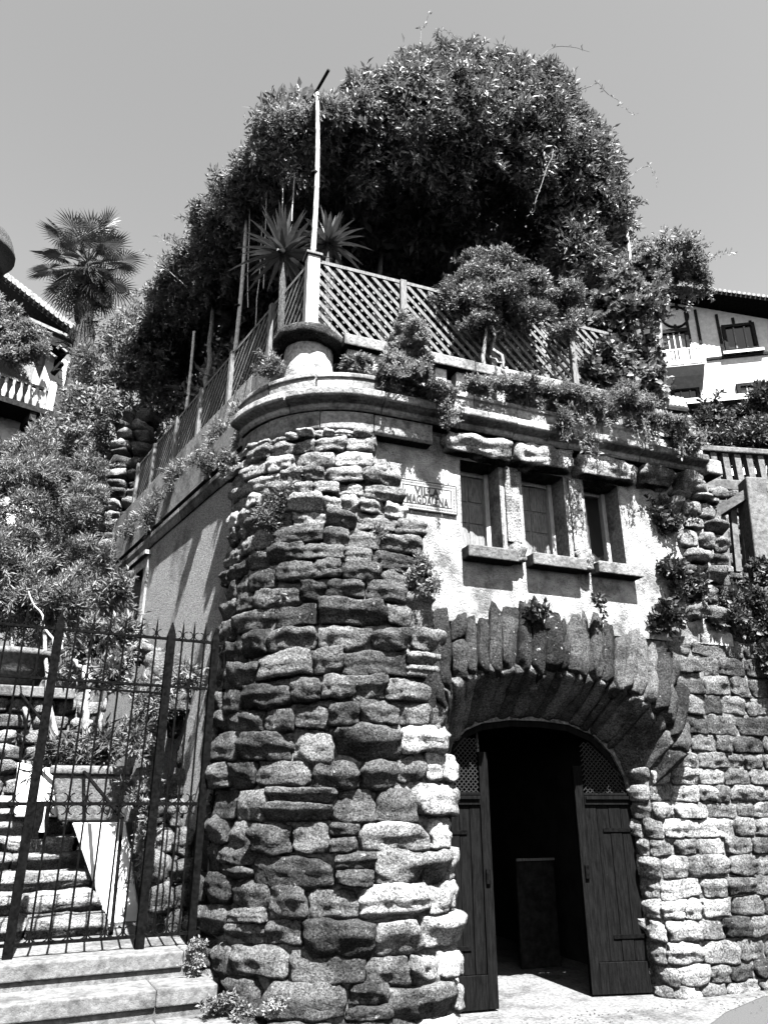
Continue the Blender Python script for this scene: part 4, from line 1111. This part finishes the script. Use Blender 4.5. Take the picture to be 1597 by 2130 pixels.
z = P(60, 1600, 9.9)[2]
o = MB().fbox(TF, -1.8, .75, -.5, -.08, 1.6, 3.0).build('core', M['mortar'], tw_)
o = MB().fbox(TF, -1.9, .5, -.6, .12, 2.88, 3.02).build('coping', M['concrete'], tw_); bevel(o, .02)
zz = 1.7
while zz < 2.85:
    h = random.uniform(.16, .24); a = -1.8
    while a < .7:
        w = random.uniform(.25, .5)
        free_stone(TF(a+w/2, -.08, zz+h/2), (TF.d[0], TF.d[1], 0), (TF.n[0], TF.n[1], 0), (0, 0, 1), w-.02, .12, h*.95, tw_, random.uniform(.1, .24), rnd=.4, n=6, back=False)
        a += w
    zz += h
hr = thing('stair_handrail', 'thin iron handrail sloping down the stair to an upright post', 'handrail', P(232, 1945, 7.3))
pb_, pt_ = P(232, 1945, 7.15), P(255, 1703, 7.3)
MB().tube([pb_, pt_], .016, 7).build('upright', M['iron'], hr)
MB().tube([pt_, P(34, 1432, 9.9)], .018, 7).build('rail', M['iron'], hr)
MB().tube([P(150, 1570, 8.5), P(148, 1530, 8.5), P(90, 1545, 8.6)], .014, 7).build('bracket', M['iron'], hr)
# boulders between the stair and the tower
rk = thing('rockery', 'dark stacked boulders between the whitewashed wall and the tower', 'rockery', P(350, 1940, 7.3))
r_ = random.Random(9)
for (x0, x1, y, Y) in ((300, 400, 1925, 7.15), (310, 405, 1870, 7.2), (300, 400, 1810, 7.25), (330, 405, 1750, 7.3), (290, 405, 1690, 7.35), (280, 405, 1630, 7.5), (300, 405, 1570, 7.5), (270, 400, 1510, 7.7), (285, 410, 1450, 7.6), (300, 400, 1395, 7.8), (255, 330, 1360, 8.4)):
    x = x0
    while x < x1:
        wpx = r_.uniform(35, 65); hpx = r_.uniform(42, 66)
        if not (y in (1570, 1630, 1510) and 325 < x+wpx/2 < 372 and r_.random() < .8):
            Yq = Y+(.45 if y < 1740 else .22); c = P(x+wpx/2, y+r_.uniform(-8, 8), Yq+r_.uniform(-.08, .12)); k = scale_at(x, y, Yq)
            a = r_.uniform(-.5, .5)
            free_stone(c, (math.cos(a), math.sin(a), r_.uniform(-.2, .2)), (math.sin(a), -math.cos(a), 0), (0, 0, 1), wpx*k*1.05, wpx*k*.55, hpx*k*1.1, rk, r_.uniform(.05, .17), name='boulder', rnd=.6, rough=1.2, n=8)
        x += wpx*.9
# rough stone pillar ending the side terrace
pi_ = thing('rubble_pillar', 'rough rubble pillar at the far end of the side terrace', 'pillar', P(256, 1130, 13.3))
p0_, p1_ = P(256, 1130, 13.3), P(286, 885, 13.3)
zz = p0_[2]-1.0
while zz < p1_[2]:
    h = random.uniform(.16, .3); k = (zz-p0_[2])/(p1_[2]-p0_[2]); c = p0_+(p1_-p0_)*k; wd = .84-.2*max(k, 0)
    for sg in (-1, 1):
        q = wd*random.uniform(.45, .58)
        free_stone((c[0]+sg*wd*.25+random.uniform(-.05, .05), c[1]+random.uniform(-.06, .06), zz+h/2), (1, 0, random.uniform(-.1, .1)), (0, -1, 0), (0, 0, 1), q, .3, h*1.02, pi_, random.uniform(.04, .22), rnd=.45, rough=1.3, n=7)
    zz += h*.97
# ================================================================== white house on the slope, right
HR = Frame(*P(1365, 725, 28)[:2], R(-11))
hw = thing('white_house', 'white timber-framed house on the slope at the right with a small balcony', 'house', HR(3, 0, 15))
def hp(x, y, o=0): return HR.px(x, y, o)
apx, rgt, lft = hp(1385, 628), hp(1680, 678), hp(1325, 655)
zb = 14.0
poly = [(lft[0], zb), (rgt[0]+2, zb), (rgt[0]+2, rgt[1]-.3), (rgt[0], rgt[1]), apx, lft]
def hrect(x0, y0, x1, y1):
    a0, z1 = hp(x0, y0); a1, _ = hp(x1, y0); _, z0 = hp((x0+x1)/2, y1); z1 = hp((x0+x1)/2, y0)[1]
    return a0, a1, z0, z1
V, F = extrude(poly, -8, 0, HR); obj('wall', V, F, M['plaster'], hw)
# roof: two sheets with an overhang towards the street, tiles along the verge
def roof_sheet(p, q, name):
    d = np.array([q[0]-p[0], q[1]-p[1]]); n_ = np.array([-d[1], d[0]])/np.linalg.norm(d)
    if n_[1] < 0: n_ = -n_
    P0 = [(p[0], p[1]+.05), (q[0], q[1]+.05), (q[0]+n_[0]*.16, q[1]+.05+n_[1]*.16), (p[0]+n_[0]*.16, p[1]+.05+n_[1]*.16)]
    V, F = extrude(P0, -9, .95, HR); sh = obj(name, V, F, M['timber'], hw)
    L = np.linalg.norm(d); n = int(L/.19)
    for i in range(n):
        c = np.array(p)+d*(i+.5)/n; 
        mb = MB()
        mb.tube([HR(c[0]+n_[0]*.19, 1.02, c[1]+.05+n_[1]*.17), HR(c[0]+n_[0]*.19, -8.8, c[1]+.05+n_[1]*.17)], .075, 8)
        mb.build('roof_tile', M['rooftile'], sh)
    return sh
ext = lambda a, b, k: (a[0]+(b[0]-a[0])*k, a[1]+(b[1]-a[1])*k)
roof_sheet(ext(apx, lft, 1.25), apx, 'roof'); roof_sheet(apx, (rgt[0]+1.5, rgt[1]-.25), 'roof')
for x0, y0, x1, y1 in ((1497, 676, 1566, 733), (1528, 798, 1588, 838), (1392, 808, 1452, 845)):
    a0, a1, z0, z1 = hrect(x0, y0, x1, y1)
    w = group_empty('window', hw, HR((a0+a1)/2, 0, z0))
    mb = MB(); t = .14
    mb.fbox(HR, a0, a0+t, .003, .12, z0, z1); mb.fbox(HR, a1-t, a1, .003, .12, z0, z1); mb.fbox(HR, a0+t, a1-t, .003, .12, z1-t, z1); mb.fbox(HR, a0+t, a1-t, .003, .12, z0, z0+t)
    mb.build('frame', M['timber'], w)
    MB().fbox(HR, a0+t, a1-t, .004, .03, z0+t, z1-t).build('pane', M['glass'], w)
    for k in (.36, .68):
        a = a0+(a1-a0)*k; MB().fbox(HR, a-.03, a+.03, .031, .07, z0+t, z1-t).build('glazing_bar', M['wood_shutter'], w)
    MB().fbox(HR, a0-.15, a1+.15, .003, .22, z0-.14, z0-.001).build('sill', M['plaster'], w)
a0, a1, z0, z1 = hrect(1368, 690, 1428, 745)
dr = group_empty('balcony_door', hw, HR((a0+a1)/2, 0, z0))
mb = MB(); t = .13
mb.fbox(HR, a0, a0+t, .003, .12, z0, z1); mb.fbox(HR, a1-t, a1, .003, .12, z0, z1); mb.fbox(HR, a0, a1, .1205, .16, z1-t, z1+.05); mb.build('frame', M['timber'], dr)
MB().fbox(HR, a0+t, a1-t, .004, .05, z0, z1-.02).build('pane', M['glass'], dr)
for k in (.3, .5, .7):
    a = a0+(a1-a0)*k; MB().fbox(HR, a-.03, a+.03, .051, .09, z0, z1-.02).build('glazing_bar', M['wood_pale'], dr)
# timber framing strips
for (x0, y0, x1, y1) in ((1422, 640, 1432, 712), (1444, 645, 1458, 715), (1488, 655, 1500, 742), (1522, 662, 1526, 676), (1558, 668, 1570, 735), (1405, 632, 1405, 645), (1405, 690, 1405, 676), (1432, 658, 1424, 658)):
    A_, B_ = hp(x0, y0), hp(x1, y1)
    if abs(x0-x1) < abs(y0-y1): B_ = (A_[0], B_[1])
    MB().bar(HR(A_[0], .03, A_[1]), HR(B_[0], .03, B_[1]), .11, .06, up=(HR.n[0], HR.n[1], .001)).build('timber_strip', M['timber'], hw)
A_, B_ = hp(1468, 748), hp(1680, 731); MB().fbox(HR, A_[0], B_[0], .003, .07, A_[1]-.06, A_[1]+.06).build('timber_strip', M['timber'], hw)
cc = hp(1403, 660); rad = abs(hp(1430, 660)[0]-cc[0]); mb = MB()
ring = [HR(cc[0]+rad*math.cos(a), .03, cc[1]+rad*math.sin(a)) for a in np.linspace(0, 2*math.pi, 29)]
mb.tube(ring, .055, 6, cap=False); mb.build('timber_ring', M['timber'], hw)
# balcony
A_, B_ = hp(1362, 745, .9), hp(1462, 745, .9); zf = hp(1420, 762, .9)[1]; zr = hp(1420, 725, .9)[1]
by = group_empty('balcony', hw, HR((A_[0]+B_[0])/2, .4, zf))
V = [HR(A_[0]-.3, 0, zf), HR(B_[0], 0, zf), HR(B_[0], .95, zf), HR(A_[0]-.3, .95, zf), HR(A_[0]-.3, 0, zf-.7), HR(B_[0], 0, zf-.7), HR(B_[0], .6, zf-.3), HR(A_[0]-.3, .6, zf-.3)]
MB().hexa(V[4:], V[:4]).build('slab', M['plaster'], by)
MB().fbox(HR, A_[0]-.3, B_[0], .86, .94, zr-.08, zr).build('hand_rail', M['wood_pale'], by); MB().fbox(HR, A_[0]-.3, B_[0], .86, .94, zf+.08, zf+.16).build('foot_rail', M['wood_pale'], by)
n = 15
for i in range(n+1):
    a = A_[0]-.3+(B_[0]-A_[0]+.3)*i/n; w = .05 if i % 5 else .085
    MB().fbox(HR, a-w, a+w, .87, .93, zf+.0 if i % 5 == 0 else zf+.161, zr-.081 if i % 5 else zr+.05).build('rail_slat', M['wood_pale'], by)
# lower eave of the house and a flat dark sheet painted as the porch shade below
A_, B_ = hp(1405, 852), hp(1660, 842); MB().fbox(HR, A_[0]-.4, B_[0], .003, .9, A_[1]-.25, A_[1]).build('porch_roof', M['plaster'], hw)
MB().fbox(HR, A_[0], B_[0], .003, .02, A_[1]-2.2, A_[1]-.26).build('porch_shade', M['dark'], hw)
sr = thing('small_roof', 'small tiled roof corner peeping above the ivy by the white house', 'roof', P(1390, 850, 12))
for i in range(7):
    p = P(1362+i*9, 822+i*1.5, 11.5); q = P(1372+i*9, 846+i*1.5, 11.2)
    MB().tube([p, q], .05, 8).build('roof_tile', M['rooftile'], sr)
MB().hexa([P(1362, 830, 11.6), P(1428, 842, 11.6), P(1430, 856, 11.1), P(1368, 848, 11.1)], [P(1362, 824, 11.6), P(1428, 836, 11.6), P(1430, 850, 11.1), P(1368, 842, 11.1)]).build('board', M['timber'], sr)
gr = thing('gable_roof', 'tiled gable edge of a farther house half hidden behind the ivy', 'roof', P(1260, 700, 22))
for (x0, y0, x1, y1) in ((1262, 612, 1225, 628), (1262, 612, 1310, 622), (1310, 622, 1350, 634)):
    MB().bar(P(x0, y0, 22), P(x1, y1, 22), .5, .16, up=(0, 0, 1)).build('verge', M['rooftile'], gr)
MB().hexa([P(1228, 690, 23), P(1340, 690, 23), P(1340, 690, 26), P(1228, 690, 26)], [P(1232, 632, 23), P(1340, 636, 23), P(1340, 620, 26), P(1232, 620, 26)]).build('wall', M['wood_shutter'], gr)
# ================================================================== balustrades at the right edge
b1 = thing('upper_balustrade', 'grey balustrade crossing the slope under the dark hedge at the right', 'balustrade', P(1540, 1000, 11))
BF = Frame(*P(1465, 935, 10.6)[:2], R(8))
ztop = BF.px(1540, 936)[1]; zbot = BF.px(1540, 1005)[1]
bevel(MB().fbox(BF, -.3, 3, -.1, .1, ztop-.1, ztop).build('hand_rail', M['step'], b1), .02); bevel(MB().fbox(BF, -.3, 3, -.12, .12, zbot-.18, zbot).build('foot_rail', M['step'], b1), .02)
for k in range(15):
    a = -.1+k*.2
    MB().fbox(BF, a-.05, a+.05, -.05, .05, zbot+.001, ztop-.101).build('baluster', M['step'], b1)
b2 = thing('stair_balustrade', 'leaning concrete pier with sloping handrail at the right edge', 'balustrade', P(1570, 1190, 9))
mb = MB(); p0, p1 = P(1590, 1230, 8.9), P(1562, 1000, 8.9)
mb.bar(p0, p1, .26, .26, up=(0, 1, 0)); bevel(mb.build('pier', M['step'], b2), .02)
MB().bar(P(1480, 1075, 9.1), P(1552, 1030, 8.9), .14, .12).build('hand_rail', M['step'], b2)
for x, y0 in ((1500, 1066), (1522, 1052), (1542, 1040)):
    MB().bar(P(x, y0+10, 9.05), P(x+12, 1190, 9.05), .075, .075, up=(0, 1, 0)).build('baluster', M['step'], b2)
# retaining masonry behind these
b3 = thing('terrace_wall', 'rubble terrace wall rising at the right edge behind the pier', 'wall', P(1560, 1250, 9.5))
KF = Frame(*P(1500, 1100, 9.8)[:2], R(14))
zz = KF.px(1500, 1230)[1]; ze = KF.px(1500, 1025)[1]
MB().fbox(KF, -.4, 3.2, -.5, -.05, zz-1.5, ze).build('core', M['mortar'], b3)
while zz < ze:
    h = random.uniform(.14, .22); a = -.4+random.uniform(-.1, .1)
    while a < 1.6:
        w = random.uniform(.2, .42)
        free_stone(KF(a+w/2, -.05, zz+h/2), (KF.d[0], KF.d[1], 0), (KF.n[0], KF.n[1], 0), (0, 0, 1), w-.02, .1, h*.95, b3, random.uniform(.06, .2), rnd=.45, n=6, back=False); a += w
    zz += h
# ================================================================== house with balcony on the left
HL = Frame(*P(100, 745, 19)[:2], R(41))
hl = thing('chalet_house', 'pale chalet with deep eaves and carved balcony at the left edge', 'house', HL(-2, 0, 10))
def lp(x, y, o=0): return HL.px(x, y, o)
zw = lp(100, 735)[1]
aR = lp(140, 800)[0]
V, F = extrude([(-6, 8), (aR, 8), (aR, zw), (-6, zw)], -5, 0, HL); obj('wall', V, F, M['plaster'], hl)
MB().fbox(HL, -.12, .12, .003, .3, zw-3.4, zw-.1).build('pilaster', M['plaster'], hl)
# eaves: sloping slab with tiles on its verge
e0, e1 = P(-60, 535, 18.6), P(152, 700, 18.2)
dv_ = np.array([HL.n[0], HL.n[1], 0])
bk = np.array([-HL.n[0], -HL.n[1], 0])*5
mb = MB(); mb.hexa([e0, e1, e1+bk, e0+bk], [e0+np.array([0, 0, .2]), e1+np.array([0, 0, .2]), e1+bk+np.array([0, 0, .2]), e0+bk+np.array([0, 0, .2])]); rf = mb.build('roof', M['timber'], hl)
for i in range(22):
    c = e0+(e1-e0)*(i+.5)/22+np.array([0, 0, .24]); MB().tube([c-bk*.02, c+bk], .11, 8).build('roof_tile', M['rooftile'], rf)
f0, f1 = P(60, 665, 18.4), P(152, 706, 18.2)
mb = MB(); mb.hexa([f0, f1, f1+bk*.3, f0+bk*.3], [f0+np.array([0, 0, .1]), f1+np.array([0, 0, .1]), f1+bk*.3+np.array([0, 0, .1]), f0+bk*.3+np.array([0, 0, .1])]); mb.build('lower_eave', M['rooftile'], hl)
mb = MB(); mb.hexa([f0+bk*.02-np.array([0, 0, .45]), f1+bk*.02-np.array([0, 0, .35]), f1+bk*.3-np.array([0, 0, .35]), f0+bk*.3-np.array([0, 0, .45])], [f0+bk*.02, f1+bk*.02, f1+bk*.3, f0+bk*.3]); mb.build('eave_soffit', M['timber'], hl)
for (x, y) in ((103, 738), (128, 728)):
    pts = [P(x-8, y-2, 18.3), P(x-2, y-8, 18.3), P(x+4, y-2, 18.3), P(x+14, y+6, 18.2)]
    MB().tube(pts, .05, 6).build('scrolled_bracket', M['wood_grey'], hl)
MB().bar(P(110, 778, 18.6), P(130, 755, 18.4), .12, .12).build('eave_brace', M['timber'], hl)
zt_, zf_ = lp(50, 795, .8)[1], lp(50, 842, .8)[1]
bl = group_empty('balcony', hl, HL(-1.5, .5, zf_))
MB().fbox(HL, -5, .2, .0035, .95, zf_-.16, zf_).build('floor', M['timber'], bl)
MB().fbox(HL, -5, .0, .8, .9, zt_-.08, zt_).build('hand_rail', M['wood_grey'], bl)
for i in range(22):
    a = -.12-i*.2
    MB().lathe(HL(a, .85, zf_), [(.04, 0), (.075, .2), (.03, .45), (.06, .6), (.04, zt_-zf_-.09)], 8).build('rail_baluster', M['wood_pale'], bl)
for a in (-.3, -1.4, -2.5): MB().fbox(HL, a-.08, a+.08, .004, .9, zf_-.42, zf_-.161).build('joist', M['timber'], bl)
bevel(MB().fbox(HL, -.03, .17, .76, .94, zf_, zt_+.25).build('newel', M['wood_pale'], bl), .02)
MB().fbox(HL, -4, -.3, .0035, .02, zf_+.05, zw-.5).build('doorway_shade_panel', M['wood_shutter'], hl)  # flat darker panel, painted as the shadow behind the balcony
# round turret top at the very edge
tc_ = P(-52, 520, 15)
tu = thing('round_turret', 'dark bulbous turret top cut by the left edge above the eaves', 'turret', tc_-np.array([0, 0, 2]))
k = scale_at(0, 520, 15)
MB().lathe(tc_, [(40*k, -60*k), (58*k, -44*k), (62*k, -40*k), (60*k, -36*k), (73*k, -8*k), (77*k, -4*k), (77*k, 4*k), (73*k, 8*k), (70*k, 24*k), (62*k, 42*k), (46*k, 55*k), (20*k, 64*k), (8*k, 70*k), (6*k, 90*k)], 30).build('cap', M['bark_dark'], tu, smooth=True)
MB().lathe(tc_, [(38*k, -120*k), (40*k, -60.5*k)], 24).build('neck', M['plaster'], tu, smooth=True)
plant('chalet_ivy', 'pale climber draping the chalet gable under the eaves', 'climber', [pb(15, 660, 17.8, 42, 34), pb(60, 705, 17.8, 36, 24), pb(15, 705, 17.6, 40, 30), pb(88, 728, 17.8, 22, 14), pb(-20, 650, 17.8, 36, 50), pb(30, 745, 17.6, 26, 18)], 3400, 'leaf_pale', L=.10, wr=.3, per=8, seed=36, shell=.3)
# grit and dead leaves gathered on the apron
r = np.random.default_rng(77)
mb = MB()
for k in range(260):
    u = r.uniform(-.9, 3.3); v = .38+abs(r.normal(0, .22)) if r.random() < .8 else r.uniform(.3, 1.2)
    c = LF(u, v, .006); q = r.uniform(.0025, .008)
    mb.hexa([c+np.array(p)*q for p in ((-1, -.7, 0), (1, -.9, 0), (.9, .8, 0), (-.8, 1, 0))], [c+np.array(p)*q for p in ((-.6, -.4, .7), (.5, -.5, .9), (.5, .4, .6), (-.4, .6, .8))])
tag(mb.build('grit', M['soil']), 'grit and crumbs of stone scattered on the pale apron', 'grit', kind='stuff')
